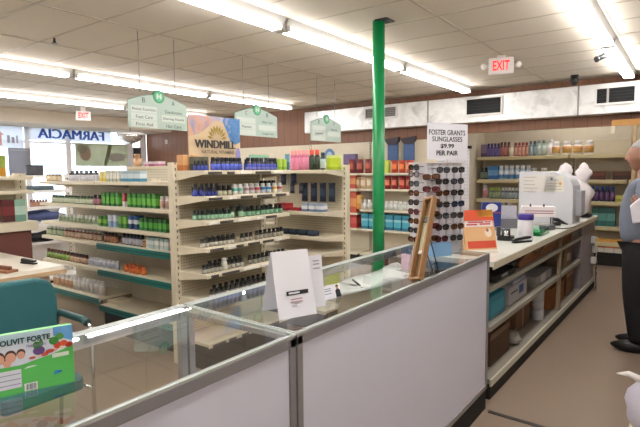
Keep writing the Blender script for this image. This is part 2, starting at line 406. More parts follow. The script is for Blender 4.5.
# ------------------------------------------------------------------ shelving
UF = -.07; DB = F-UF
def unit(name, label, loc, rz, W, D, levels, H, rails=None, base=.14, group=None, posts=True, peg=PEG, brk=.11, top=None, post_w=.07, kick=None, backH=None, shelf_mat=CREAM, tags=False):
    """shelf unit facing its local -y; x along its length from 0 to W, y from 0 (front edge) to D (back panel)"""
    t = thing(name, label, 'shelving unit', loc, rz, group)
    bx(0, W, D, D+.02, DB, backH or H).build('back_panel', peg, t)
    slot_m = pattern_mat('#ddd3bc', '#5f5849', lambda nt, X_, Y_, Z_: math_node(nt, 'MULTIPLY', math_node(nt, 'LESS_THAN', math_node(nt, 'MINIMUM', math_node(nt, 'ABSOLUTE', X_), math_node(nt, 'ABSOLUTE', math_node(nt, 'SUBTRACT', X_, W))), .007), math_node(nt, 'LESS_THAN', math_node(nt, 'FRACT', math_node(nt, 'MULTIPLY', math_node(nt, 'ADD', Z_, 5.), 1/.06)), .45)), .5)
    if posts:
        for x in (0, W):
            p = bx(x-post_w/2, x+post_w/2, D-.025, D+.045, DB, H).build('upright', slot_m, t)
    bx(0.01, W-.01, .05, D, DB, base-.03).build('kick_plate', kick or M('#1d1b1a', .6), t)
    rails = rails or {}
    for k, z in enumerate([base]+list(levels)):
        sh = MB().box(.006, W-.006, 0, D-.002, z-.028, z).box(.006, W-.006, -.004, .012, z-.04, z).build('shelf', shelf_mat, t, bevel=.003)
        rm = rails.get(k)
        if rm: MB().box(.006, W-.006, -.018, -.004, z-.072, z-.004).box(.006, W-.006, -.022, -.018, z-.042, z-.03, 1).build('price_rail', [rm, M('#0f4a45', .4)] if rm is TEAL else [rm, CREAM_D], sh)
        if tags:
            x = .05
            while x < W-.2:
                w = random.choice((.09, .16, .22)); bx(x, x+w, -.0165, -.004, z-.036, z-.012).build('price_tag', random.choice((M('#4a443d', .5), M('#4a443d', .5), M('#ece8dd', .5))), sh); x += w+random.uniform(.02, .1)
        if k and brk:
            for x in (.004, W-.010):
                MB().prism([(D, -brk), (D, -.005), (.0, -.005), (.0, -.035)], (x, 0, z), YA, ZA, 0, .006).build('bracket', shelf_mat, sh)
    if top:
        bx(0, W, D-.02, D+top, H-.03, H).build('top_deck', shelf_mat, t)
    return t
vit = unit('gondola_shelf', 'cream pegboard vitamin shelves below the sunrise board, rows of small bottles', (-3.6, 3.1, UF), PI/2, 1.22, .43, [.61, .867, 1.115, 1.37, 1.597, 1.84], 1.92, tags=True, base=.2, brk=.1)
tl = {3: CREAM_D, 4: TEAL, 5: TEAL, 0: TEAL}
unit('gondola_shelf', 'cream shelves with teal price rails beside the vitamin rack post', (-5.62, 3.2, UF), 0, 1.5, .44, [.695, 1.01, 1.2, 1.446, 1.728], 1.9, {0: TEAL, 1: TEAL, 2: TEAL}, base=.267, top=.34, posts=False, brk=.09, peg=PEG_L)
unit('gondola_shelf', 'cream shelves packed with small bottles toward the shop window, lowest rail teal', (-6.99, 3.2, UF), 0, 1.36, .44, [.695, 1.01, 1.2, 1.446, 1.728], 1.8, {0: TEAL}, base=.337, kick=M('#8f8570', .6), posts=False, brk=.09, peg=PEG_L)
unit('gondola_shelf', 'cream corner shelves with an empty lower half at the vitamin rack end', (-4.45, 4.65, UF), 0, 1.1, .42, [.88, 1.06, 1.35, 1.84], 1.9, base=.2, brk=.09)
unit('gondola_shelf', 'cream wall shelves with red bags and teal cartons behind the green pole', (-5.35, 8.6, UF), 0, 1.72, .5, [.67, 1.06, 1.47, 1.78], 2.42, base=.17, brk=.05, peg=M('#d9cfb8', .6), backH=2.42)
unit('gondola_shelf', 'cream wall shelves with stacked red and orange boxes beside the corner shelf post', (-6.9, 8.6, UF), 0, 1.5, .5, [.67, .98, 1.47, 1.78], 2.42, base=.17, brk=.05, peg=M('#d9cfb8', .6), backH=2.42)
unit('gondola_shelf', 'cream wall shelves mostly hidden behind the vitamin rack and the sunrise board', (-9.3, 8.6, UF), 0, 2.35, .5, [.67, 1.06, 1.47, 1.78], 2.42, base=.17, brk=.05, peg=M('#d9cfb8', .6), backH=2.42)
# alcove wall shelves
AY = 11.1
def az(z): return 1.75+(z-1.75)*AY/10.4
AL = [az(.71), az(1.163), az(1.557), az(2.02)]
rails = M('#cbbf8f', .5)
for i, (a, b, lb) in enumerate([(-3.85, -2.0, 'cream wall shelves of lotions behind the white display panel'), (-1.98, -.98, 'cream wall shelves with orange jars behind the white hooded workstation'), (-.96, .6, 'cream wall shelves with brown boxes behind the man')]):
    unit('wall_shelf', lb, (a, AY, UF), 0, b-a, .5, [z-UF for z in AL], 2.4, {1: rails, 2: rails, 3: rails, 4: rails, 0: rails}, base=.4, brk=.05, peg=M('#c9bea6', .6), post_w=.05, kick=M('#16130f', .7))

# ------------------------------------------------------------------ products
def bottle(name, h, r, body, label, cap, cap_h=.2, lab=(.12, .78), parts=True, seg=10, label2=None):
    hb = h*(1-cap_h); z1, z2 = hb*lab[0], hb*lab[1]
    mats = [M(body, .35), M(label, .5), M(label2 or label, .5)]
    b = MB().lathe([(r*.92, 0), (r, .004, 0), (r, z1, 0), (r*1.01, z1, 1), (r*1.01, (z1+z2)/2, 1), (r*1.01, z2, 2), (r, z2, 0), (r*.97, hb*.86, 0), (r*.66, hb*.97, 0), (r*.62, hb+.002, 0)], seg=seg)
    cp = MB().lathe([(r*.74, hb), (r*.76, hb+.002), (r*.74, h-.003), (r*.66, h)], seg=seg)
    if parts:
        o = b.build(name, mats); cp.build('cap', M(cap, .4), o)
    else:
        k = len(mats); b.m += [k]*len(cp.f); n = len(b.v); b.v += cp.v; b.f += [[i+n for i in f] for f in cp.f]; b.sm += cp.sm
        o = b.build(name, mats+[M(cap, .4)])
    return o
def carton(name, w, d, h, bands):
    """bands: (fraction of height, colour), bottom up; printed front panel stripe"""
    b = MB(); z = 0; ms = []
    for fr, c in bands:
        b.box(-w/2, w/2, -d/2, d/2, z, z+h*fr, len(ms)); ms.append(M(c, .5)); z += h*fr
    return b.build(name, ms)
def pouch(name, w, h, d, c1, c2, crimp=.06):
    b = MB(); nx, nz = 8, 10
    def P(i, k, s):
        x = i/nx*2-1; z = k/nz
        t = (max(0, 1-abs(x)**2.5))**.6*(max(0, 1-abs(2*z-1)**3))**.6
        ww = w/2*(1-.06*math.sin(PI*z))
        return (x*ww, s*d/2*t, z*h)
    vs = [P(i, k, s) for s in (-1, 1) for k in range(nz+1) for i in range(nx+1)]
    n = (nx+1)*(nz+1)
    for s in (0, 1):
        for k in range(nz):
            for i in range(nx):
                a = s*n+k*(nx+1)+i; q = [a, a+1, a+nx+2, a+nx+1]
                b.f.append(q if s == 0 else q[::-1]); b.m.append(1 if .25 < k/nz < .65 and 1 <= i <= nx-2 else 0); b.sm.append(True)
    b.v = vs
    return b.build(name, [M(c1, .4), M(c2, .45)])
def row(make, n, p0, p1, z, desc, cat, where, start, group, rz=0., jit=.004, face=None, gaps=()):
    """n copies of one product standing along a shelf from p0 to p1; each says which one it is"""
    first = make(); out = []
    if n > 1:                                   # neighbours stand side by side without running into each other
        dx, dy = p1[0]-p0[0], p1[1]-p0[1]; L = math.hypot(dx, dy); ang = math.atan2(dy, dx)-rz
        bb = first.bound_box; wx = max(v[0] for v in bb)-min(v[0] for v in bb); wy = max(v[1] for v in bb)-min(v[1] for v in bb)
        wid = min(wx/max(abs(math.cos(ang)), 1e-4), wy/max(abs(math.sin(ang)), 1e-4))*1.04; sp_ = L/(n-1); k_ = min(1, sp_/wid)
        first.scale = (k_, k_, 1); jit = min(jit, max(0, (sp_-wid*k_)/2))
    for i in range(n):
        o = first if i == 0 else copy_tree(first)
        t = i/(n-1) if n > 1 else .5
        o.location = (p0[0]+(p1[0]-p0[0])*t+random.uniform(-jit, jit), p0[1]+(p1[1]-p0[1])*t+random.uniform(-jit, jit), z)
        o.rotation_euler = (0, 0, rz+random.uniform(-.08, .08) if n < 2 or jit > .001 else rz)
        lb = f'{nth(i)} {desc} {where}, from the {start}' if n > 1 else f'{desc} {where}'
        tag(o, lb, cat, group if n > 1 else None); out.append(o)
    return out
# --- vitamin rack (its shelf boards' tops, front edge x = -3.6)
VZ = [.54, .797, 1.045, 1.30, 1.527, 1.77]; SN = ['lowest full', 'fifth', 'fourth', 'third', 'second', 'top']
def V(u, off=.07):
    x = -3.6-off; y = yu(u, x)
    if y < 3.14: y = 3.14; x = max(-3.96, ratio(u)*y)
    return (x, min(y, 4.28))
def dark_glass(h): return '#%02x%02x%02x' % tuple(int(int(h[i:i+2], 16)*.42) for i in (1, 3, 5))
def vrow(lv, u0, u1, n, h, r, body, label, cap, desc, off=.07, extra='', l2=None, **k):
    return row(lambda: bottle('supplement_bottle', h, r, dark_glass(body), label, cap, .26, (.05, .66), label2=l2), n, V(u0, off), V(u1, off), VZ[lv], desc+' bottle', 'bottle', f'on the {SN[lv]} vitamin shelf'+extra, 'near post', f'{desc} bottles on the {SN[lv]} vitamin shelf'+extra, **k)
vrow(5, 196, 207, 4, .092, .023, '#20266e', '#3a49a8', '#0e0f16', 'small blue black-capped')
vrow(5, 214, 240, 7, .125, .03, '#20266e', '#4656b4', '#0e0f16', 'blue black-capped')
vrow(5, 249, 275, 7, .13, .031, '#1e2470', '#6d74c0', '#0e0f16', 'dark blue', l2='#3a45a4')
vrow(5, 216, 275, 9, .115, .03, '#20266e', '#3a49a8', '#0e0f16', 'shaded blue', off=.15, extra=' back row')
vrow(4, 193, 216, 8, .085, .021, '#22286f', '#4350ab', '#101117', 'little blue black-topped')
vrow(4, 196, 217, 5, .12, .022, '#1d2368', '#3c4aa5', '#101117', 'tall blue', off=.15, extra=' back row')
vrow(4, 219, 229, 3, .1, .027, '#3b3b35', '#b9b79c', '#17171a', 'black label')
for i, (c, c2, nm) in enumerate([('#4fa49a', '#e6e6e2', 'teal and white'), ('#7fb7a8', '#dfe6e0', 'pale mint'), ('#c9a3b2', '#efe2e4', 'pale pink'), ('#b98f94', '#ece6e3', 'dusty rose'), ('#c04a45', '#e9d7d2', 'red and white'), ('#3f78b8', '#cfdcec', 'blue and white'), ('#4f90c8', '#dfe7ef', 'light blue'), ('#d2a24e', '#ece2cc', 'yellow and white'), ('#b86a6a', '#e8dedb', 'coral')]):
    row(lambda: bottle('supplement_bottle', .105, .03, '#e6e4e0', c2, '#ecebea', label2=c), 1, V(235+5.6*i), V(235+5.6*i), VZ[4], nm.capitalize()+' label white-capped bottle', 'bottle', 'on the second vitamin shelf', '', None)
vrow(4, 262, 280, 4, .13, .03, '#1c2266', '#2f3b98', '#0e0f16', 'tall dark blue', off=.2, extra=' back row')
vrow(3, 194, 229, 9, .092, .024, '#3d7f62', '#a9d2b4', '#111314', 'green label black-capped')
vrow(3, 231, 240, 2, .125, .028, '#4b8a68', '#b2d6b8', '#111314', 'tall green label')
vrow(3, 243, 280, 9, .1, .026, '#3a6e58', '#8fc3a0', '#111314', 'mint label')
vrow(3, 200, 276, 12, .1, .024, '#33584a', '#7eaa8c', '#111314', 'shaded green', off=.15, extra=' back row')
vrow(2, 201, 231, 8, .085, .024, '#8a8272', '#c9c4b6', '#111213', 'clear black-topped')
vrow(2, 241, 250, 3, .085, .022, '#77705f', '#bdb6a6', '#111213', 'smoky black-topped')
vrow(2, 256, 281, 7, .095, .025, '#6d675a', '#b4ad9c', '#111213', 'grey label black-topped')
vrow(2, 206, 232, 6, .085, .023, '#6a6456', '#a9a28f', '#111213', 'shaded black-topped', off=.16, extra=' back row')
vrow(1, 202, 218, 5, .085, .024, '#6e6a5c', '#a8a698', '#121213', 'amber black-topped')
row(lambda: bottle('supplement_bottle', .115, .032, '#e6e4dc', '#dedccf', '#efeee8'), 1, V(222), V(222), VZ[1], 'Single all-white bottle', 'bottle', 'on the fifth vitamin shelf', '', None)
vrow(1, 227, 240, 4, .09, .024, '#7c776b', '#c2beb2', '#121213', 'pale label black-topped')
vrow(1, 249, 282, 9, .095, .025, '#5d594c', '#a5a192', '#121213', 'olive label black-topped')
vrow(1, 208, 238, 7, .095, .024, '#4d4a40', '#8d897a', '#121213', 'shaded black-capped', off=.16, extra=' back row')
vrow(0, 209, 262, 12, .095, .025, '#75706a', '#b9b3ac', '#121213', 'grey and white black-topped')
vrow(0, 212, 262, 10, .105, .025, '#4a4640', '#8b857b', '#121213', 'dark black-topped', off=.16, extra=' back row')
row(lambda: carton('carton', .04, .07, .12, [(.3, '#8ab23c'), (.7, '#a9c94e')]), 2, V(279, .05), V(284, .05), VZ[5], 'light green carton', 'box', 'on the top vitamin shelf end', 'near post', 'light green cartons', rz=PI/2)
row(lambda: carton('carton', .05, .1, .15, [(.35, '#b8703f'), (.65, '#cf9a66')]), 2, (-3.95, 3.14), (-3.94, 3.25), VZ[5], 'orange carton', 'box', 'at the vitamin rack post', 'near post', 'orange cartons', rz=PI/2)
row(lambda: carton('carton', .06, .1, .13, [(.5, '#2f3326'), (.5, '#575744')]), 2, (-3.8, 3.17), (-3.8, 3.26), VZ[5], 'dark olive carton', 'box', 'beside the orange cartons', 'near post', 'dark olive cartons', rz=PI/2)
row(lambda: carton('display_card', .3, .02, .17, [(.45, '#4f8f6e'), (.35, '#dfe4da'), (.2, '#7fae92')]), 1, V(260, .3), V(260, .3), VZ[5], 'Green and white display card behind the blue bottles', 'display card', 'on the top vitamin shelf', '', None, rz=PI/2)
# the sunrise board
t = thing('sign_board', 'sunrise-coloured board with a golden ray emblem on the vitamin rack', 'sign', (-3.93, 3.55, VZ[5]), 0)
bm_ = noise_mat(['#c9b28a', '#b29a7c', '#d2bb92'], 2., .55)
MB().prism(rect(-.345, .345, 0, .545), (0, 0, 0), YA, ZA, -.006, .006).build('board', bm_, t)
clouds = noise_mat(['#6f7b9c', '#b98a70', '#8f90a6', '#c2b49c'], 6., .55, 4, .8)
MB().prism([(-.345, .33), (-.22, .36), (-.1, .43), (-.02, .5), (.1, .5), (.12, .545), (-.345, .545)], (0, 0, 0), YA, ZA, .006, .0068).build('sky_print', clouds, t)
MB().prism([(.12, .545), (.1, .5), (.16, .4), (.2, .3), (.27, .27), (.345, .3), (.345, .545)], (0, 0, 0), YA, ZA, .006, .0066).build('blue_print', noise_mat(['#55739a', '#2f6a9c', '#8d8a9c'], 9., .55, 3, .5), t)
MB().prism(ell(.31, .16, .035, .08), (0, 0, 0), YA, ZA, .006, .0066).build('purple_print', M('#7c76a8', .55, 0, .2, 14), t)
for k in range(9):
    a = PI*(k+.5)/9; c, s = math.cos(a), math.sin(a)
    pl = [(.02+c*.055, .315+s*.05), (.02+c*.1-s*.016, .315+s*.11+c*.016), (.02+c*.13, .315+s*.145), (.02+c*.1+s*.016, .315+s*.11-c*.016)]
    MB().prism(pl, (0, 0, 0), YA, ZA, .007, .009).build('emblem_ray', M('#8f7a34', .4, .3), t)
for k in (-.006, .0, .006): text('lettering', 'WINDMILL', M('#2b2a28', .5), t, (.0085+k*.02, k, .225), YA, .54, .08)
text('lettering', 'NATURAL VITAMINS', M('#5c5446', .5), t, (.0085, .03, .17), YA, .44, .035, .01)

# --- teal unit and its neighbour
TZ = [.197, .625, .94, 1.13, 1.376, 1.658]; TN = ['bottom', 'fifth', 'fourth', 'third', 'second', 'top']
def T(u, off=.09): y = 3.2+off; return (xu(u, y), y)
def trow(make, lv, u0, u1, n, desc, cat, off=.09, extra='', left=False, **k):
    wh = f'on the {TN[lv]} '+('small-bottle' if left else 'teal-railed')+' shelf'+extra
    return row(make, n, T(u0, off), T(u1, off), TZ[lv]+(.07 if left and lv == 0 else 0), desc, cat, wh, 'window side', desc+'s '+wh, **k)
B = bottle
# right-hand section
trow(lambda: carton('carton', .05, .08, .12, [(.3, '#d7c24c'), (.7, '#e4d58a')]), 5, 105, 108, 2, 'yellow carton', 'box')
trow(lambda: carton('carton', .05, .08, .125, [(.25, '#a9b09a'), (.5, '#e6e4da'), (.25, '#c7ccc0')]), 5, 112, 122, 4, 'white carton', 'box')
trow(lambda: carton('carton', .052, .09, .115, [(.3, '#3f88a8'), (.45, '#cfd9de'), (.25, '#9fb6c2')]), 5, 127, 143, 6, 'blue and white carton', 'box')
trow(lambda: carton('carton', .09, .06, .03, [(1, '#e6ddc8')]), 5, 154, 159, 1, 'Flat cream carton lying', 'box')
trow(lambda: carton('carton', .058, .1, .15, [(.2, '#2f6a2b'), (.5, '#5faa3a'), (.3, '#3f8230')]), 4, 107, 121, 4, 'green carton', 'box')
trow(lambda: carton('carton', .05, .1, .15, [(.4, '#d9cdc9'), (.6, '#a83444')]), 4, 126, 129, 1, 'Crimson and white carton between green ones', 'box')
trow(lambda: carton('carton', .058, .1, .15, [(.2, '#2f6a2b'), (.5, '#67b23e'), (.3, '#3f8230')]), 4, 133, 158, 6, 'bright green carton', 'box')
trow(lambda: B('lotion_bottle', .13, .026, '#e8dede', '#caa39b', '#e4dfdc'), 4, 162, 168, 2, 'white and tan bottle', 'bottle')
trow(lambda: carton('carton', .056, .09, .12, [(.3, '#417f33'), (.4, '#8cc251'), (.3, '#4d8a38')]), 3, 102, 107, 2, 'lime and green carton', 'box')
trow(lambda: carton('carton', .055, .09, .14, [(.5, '#8ea7c8'), (.5, '#d7dee8')]), 3, 112, 117, 2, 'pale blue carton', 'box')
trow(lambda: carton('carton', .055, .09, .13, [(.4, '#3c7a36'), (.6, '#77b04c')]), 3, 122, 127, 2, 'leaf green carton', 'box')
trow(lambda: carton('carton', .055, .09, .15, [(.4, '#25406e'), (.3, '#d6dbe4'), (.3, '#3b5d94')]), 3, 132, 138, 2, 'navy carton', 'box')
trow(lambda: carton('carton', .056, .1, .135, [(.25, '#2b6a2c'), (.45, '#4ea03a'), (.3, '#215524')]), 3, 144, 168, 6, 'deep green carton', 'box')
trow(lambda: B('supplement_bottle', .115, .025, '#6a3a26', '#b9866a', '#131313'), 2, 104, 115, 4, 'amber black-capped bottle', 'bottle')
trow(lambda: B('supplement_bottle', .13, .027, '#2f3346', '#b8b8c4', '#131316'), 2, 123, 141, 6, 'dark bottle with a silver label', 'bottle')
trow(lambda: B('supplement_bottle', .09, .03, '#8a5a34', '#c08a50', '#d9a86a'), 2, 143, 145, 1, 'Short amber tub beside the dark bottles', 'tub')
trow(lambda: carton('carton', .06, .08, .12, [(.4, '#bcc9c6'), (.35, '#e2e6e2'), (.25, '#9db8b4')]), 2, 149, 168, 5, 'white and grey carton', 'box')
trow(lambda: B('pill_vial', .085, .028, '#c9541e', '#df7a34', '#d96a2a'), 1, 124, 141, 5, 'orange pill vial', 'vial', jit=.012)
trow(lambda: B('pill_vial', .08, .028, '#c9541e', '#df7a34', '#d96a2a'), 1, 128, 138, 3, 'orange vial', 'vial', off=.17, extra=' back row', jit=.012)
trow(lambda: carton('carton', .3, .2, .03, [(1, '#d8ccb2')]), 0, 108, 116, 1, 'Flat tan tray lying', 'tray', off=.2)
# ledge behind
LZ = 1.9+UF
row(lambda: carton('carton', .09, .09, .06, [(.5, '#b06a86'), (.5, '#e2cdd6')]), 2, (xu(152, 3.8), 3.78), (xu(163, 3.8), 3.78), LZ, 'pink and white carton', 'box', 'on the ledge behind the teal-railed shelves', 'window side', 'pink cartons on the ledge')
row(lambda: carton('carton', .085, .085, .06, [(1, '#e4dfe2')]), 1, (xu(158.5, 3.82), 3.88), (0, 0), LZ, 'White cube carton behind the pink pair', 'box', 'on the ledge', '', None)[0].location = (xu(158.5, 3.92), 3.92, LZ)
row(lambda: B('jar', .16, .05, '#d9a87e', '#e6bd98', '#c89a6c', cap_h=.22), 1, (0, 0), (0, 0), LZ, 'Peach jar with a tan lid', 'jar', 'on the ledge behind the blue and white cartons', '', None)[0].location = (xu(139, 3.78), 3.78, LZ)
# left-hand section
L = dict(left=True)
trow(lambda: B('supplement_bottle', .09, .026, '#b9a27c', '#d9ccb0', '#6b5842'), 5, 49, 61, 5, 'tan bottle', 'bottle', **L)
trow(lambda: B('supplement_bottle', .1, .027, '#e3e1e4', '#cfcfd8', '#1b1b1e'), 5, 72, 98, 9, 'white black-capped bottle', 'bottle', **L)
trow(lambda: B('supplement_bottle', .13, .028, '#e3e1e4', '#b4b4c0', '#1b1b1e'), 5, 74, 97, 6, 'tall white black-capped bottle', 'bottle', off=.2, extra=' back row', **L)
trow(lambda: B('supplement_bottle', .1, .026, '#6f8a5a', '#dbe3cf', '#23301f'), 4, 54, 92, 13, 'green and white bottle', 'bottle', **L)
trow(lambda: B('supplement_bottle', .12, .027, '#3a2226', '#b9808c', '#201316'), 4, 95.5, 99.5, 2, 'plum bottle', 'bottle', **L)
trow(lambda: B('supplement_bottle', .11, .027, '#d9ddd4', '#9fae92', '#e6e6e2'), 3, 60, 98, 11, 'pale green-label bottle', 'bottle', **L)
trow(lambda: B('supplement_bottle', .11, .027, '#6d8a66', '#c6d0b6', '#dfe3da'), 2, 47, 61, 5, 'sage bottle', 'bottle', **L)
trow(lambda: B('supplement_bottle', .115, .027, '#7a3f30', '#d4b8a2', '#e4ded8'), 2, 65, 98, 10, 'rust and white bottle', 'bottle', **L)
trow(lambda: B('supplement_bottle', .12, .028, '#5d4a2a', '#8fae5c', '#6a3a22'), 1, 46, 66, 7, 'olive and brown bottle', 'bottle', **L)
trow(lambda: B('supplement_bottle', .115, .028, '#5a2b1c', '#c6a488', '#3a1d14'), 1, 69, 84, 6, 'dark brown bottle', 'bottle', **L)
trow(lambda: B('supplement_bottle', .1, .028, '#dedfe4', '#b4b8c8', '#e6e6ea'), 1, 88, 99, 5, 'white grey-label bottle', 'bottle', **L)
row(lambda: B('supplement_bottle', .1, .028, '#dedfe4', '#b4b8c8', '#e6e6ea'), 4, T(103), T(114), TZ[1], 'white grey-label bottle', 'bottle', 'on the fifth teal-railed shelf', 'window side', 'white bottles on the fifth teal-railed shelf')
trow(lambda: B('supplement_bottle', .17, .036, '#d8d2c8', '#b58a68', '#e9e6e2'), 0, 52, 68, 5, 'tan label tall white bottle', 'bottle', **L)
trow(lambda: B('supplement_bottle', .18, .036, '#d9d6d2', '#c4bdb4', '#e9e6e2'), 0, 72, 98, 7, 'tall white bottle', 'bottle', **L)

# --- corner shelves
CZ = [.81, .99, 1.28, 1.77]
def C(u, off=.1): y = 4.65+off; return (xu(u, y), y)
W1 = 'on the long corner top shelf'
row(lambda: B('lotion_bottle', .235, .033, '#d26a8c', '#e08aa6', '#f0a0a0', cap_h=.22, lab=(.05, .8)), 5, C(293), C(308), CZ[3], 'pink bottle', 'bottle', W1, 'vitamin rack', 'pink bottles')
row(lambda: B('lotion_bottle', .235, .033, '#1c2018', '#2c3a22', '#d6503c', cap_h=.25, lab=(.05, .8)), 2, C(312.5), C(318), CZ[3], 'black red-capped bottle', 'bottle', W1, 'vitamin rack', 'black red-capped bottles')
row(lambda: B('lotion_bottle', .2, .032, '#2b3b3a', '#a9bcb4', '#161a1c'), 1, C(323.5), C(323.5), CZ[3], 'Dark bottle with a mint label', 'bottle', W1, '', None)
row(lambda: carton('carton', .05, .09, .17, [(.2, '#a6bf2c'), (.6, '#c3da3e'), (.2, '#dbe88a')]), 4, C(330, .26), C(338.5, .26), CZ[3], 'lime green carton', 'box', W1, 'vitamin rack', 'lime green cartons')
row(lambda: carton('carton', .06, .02, .2, [(.5, '#2f5f7a'), (.5, '#5d98ac')]), 1, C(288, .2), C(288, .2), CZ[3], 'Slim teal blue carton beside the pink bottles', 'box', W1, '', None)
row(lambda: carton('carton', .16, .12, .09, [(.3, '#8f1f26'), (.4, '#c43a40'), (.3, '#a5262c')]), 1, C(285), C(285), CZ[2], 'Red carton at the corner', 'box', 'on the corner shelf below the hanging navy pouches', '', None)
row(lambda: carton('carton', .05, .06, .04, [(1, '#b5323a')]), 2, C(294.5), C(300), CZ[2], 'small red carton', 'box', 'on the corner shelf', 'vitamin rack', 'small red cartons')
row(lambda: carton('carton', .085, .1, .1, [(.3, '#6d7f9c'), (.4, '#dfe0e4'), (.3, '#9eabc0')]), 3, C(307), C(322), CZ[2], 'white and blue carton', 'box', 'on the corner shelf', 'vitamin rack', 'white and blue cartons')
row(lambda: carton('carton', .1, .1, .06, [(.5, '#1b2430'), (.5, '#38485c')]), 4, C(286), C(313), CZ[1], 'flat navy carton', 'box', 'on the corner shelf under the red carton', 'vitamin rack', 'flat navy cartons')
def hang(name, n, u0, u1, y, z, w, h, d, c1, c2, desc, where, grp):
    first = None
    for i in range(n):
        u = u0+(u1-u0)*(i/(n-1) if n > 1 else .5)
        if first is None:
            o = first = pouch(name, w, h, d, c1, c2); MB().tube([(0, .1, h-.01), (0, -.03, h-.01), (0, -.05, h+.01)], .004, 6).build('hook', M('#a9a9a9', .3, .8), o)
        else: o = copy_tree(first)
        o.location = (xu(u, y), y, z)
        tag(o, f'{nth(i)} {desc} {where}, from the vitamin rack', 'pouch', grp)
hang('hanging_pouch', 4, 305, 332, 4.96, 1.385, .1, .23, .04, '#1a2638', '#3b4c66', 'navy pouch hanging', 'above the white and blue cartons', 'navy pouches')
hang('hanging_pouch', 2, 283.5, 294, 4.97, 1.585, .1, .17, .035, '#232c48', '#4a5474', 'dark blue pouch hanging', 'just under the long top shelf', 'dark blue pouches')
hang('hanging_pouch', 2, 292.5, 301.5, 4.9, 1.48, .08, .13, .03, '#2a2a38', '#5c5a66', 'charcoal pouch hanging', 'in the lower peg row', 'charcoal pouches')

# --- wall shelves behind the pole
WZ = [.1, .6, .99, 1.40, 1.71]
def Wp(u, off=.12): y = 8.6+off; return (xu(u, y), y)
WB = 'on the red bag wall shelves'
row(lambda: pouch('snack_bag', .16, .28, .12, '#7a2a2a', '#b85a44'), 3, Wp(352), Wp(369), WZ[4], 'dark red bag', 'bag', 'on the top wall shelf before the pole', 'vitamin rack', 'dark red bags')
row(lambda: carton('carton', .2, .15, .4, [(.5, '#4a3a5c'), (.5, '#6d5c84')]), 2, Wp(348, .38), Wp(354, .38), WZ[4], 'purple carton behind the dark red bags', 'box', 'on the top shelf', 'vitamin rack', 'purple cartons')
row(lambda: pouch('snack_bag', .145, .24, .11, '#b03a20', '#e07a3a'), 3, Wp(395), Wp(410), WZ[4], 'orange red bag', 'bag', 'on the top wall shelf past the pole', 'green pole', 'orange red bags')
row(lambda: carton('carton', .12, .1, .25, [(1, '#c2cf52')]), 1, Wp(386.5), Wp(386.5), WZ[4], 'Yellow green carton close to the green pole', 'box', 'on the top wall shelf', '', None)
row(lambda: pouch('snack_bag', .13, .24, .11, '#cdb391', '#e6dac4'), 3, Wp(358), Wp(370), WZ[3], 'cream bag', 'bag', 'on the second wall shelf before the pole', 'vitamin rack', 'cream bags')
row(lambda: pouch('snack_bag', .135, .25, .11, '#8c1f1f', '#d9765a'), 4, Wp(388), Wp(410), WZ[3], 'bright red bag', 'bag', 'on the second wall shelf past the pole', 'green pole', 'bright red bags')
row(lambda: B('lotion_bottle', .19, .05, '#c9c9c2', '#e0e0dc', '#e9e9e4'), 4, Wp(357), Wp(370), WZ[2], 'clear white-capped bottle', 'bottle', 'on the third wall shelf before the pole', 'vitamin rack', 'clear bottles before the pole')
row(lambda: B('lotion_bottle', .17, .05, '#c9c9c2', '#d5d8d2', '#e9e9e4'), 6, Wp(387), Wp(410), WZ[2], 'clear white-capped bottle', 'bottle', 'on the third wall shelf past the pole', 'green pole', 'clear bottles past the pole')
row(lambda: carton('carton', .148, .2, .3, [(.2, '#226f86'), (.35, '#4aa6ba'), (.15, '#8cc6d0'), (.3, '#2d8399')]), 6, Wp(367), Wp(409), WZ[1], 'teal carton', 'box', 'on the fourth wall shelf by the green pole', 'vitamin rack', 'teal cartons')
for lv, c, h, nm in ((3, '#b4472c', .3, 'rust red'), (2, '#b8503a', .42, 'orange red'), (1, '#b23a34', .3, 'red')):
    row(lambda: carton('carton', .13, .2, h, [(.3, c), (.4, '#d08a4c' if lv > 1 else '#c4554c'), (.3, c)]), 2, Wp(349.5, .14), Wp(356, .14), [0, .6, .91, 1.40][lv], nm+' carton', 'box', 'on the wall shelf beside the corner post', 'vitamin rack', nm+' cartons by the corner post')
row(lambda: carton('carton', .13, .12, .28, [(.4, '#c98a3a'), (.6, '#d9a860')]), 1, Wp(359.5), Wp(359.5), .99, 'Amber carton next to the orange red ones', 'box', 'beside the clear bottles', '', None)
t = None
for i, u in enumerate((393, 409)):
    y = 8.95; o = thing('hanging_display', ['first', 'second'][i]+' blue display strip with a wide dark top on the wall past the green pole', 'display', (xu(u, y), y, 1.95), 0, 'blue display strips')
    bx(-.11, .11, -.02, .02, 0, .34).build('strip', M('#3d5a86', .5, 0, .3, 20), o); MB().prism([(-.14, .37), (-.08, .31), (.08, .31), (.14, .38), (.145, .46), (-.14, .43)], (0, 0, 0), XA, ZA, -.03, .05).build('header', M('#2b2430', .5), o)
    bx(-.02, .02, .02, .16, .28, .33).build('hook', M('#999999', .4, .7), o)
o = thing('wall_poster', 'round blue picture on the wall above the lime cartons', 'poster', (xu(330, 9.09), 9.095, 2.08))
MB().prism(ell(0, 0, .14, .17), (0, 0, 0), XA, ZA, .0, .012).prism(ell(0, 0, .08, .1), (0, 0, 0), XA, ZA, .012, .015, 1).build('print', [M('#5c7fae', .5), M('#a9bcd6', .5)], o)
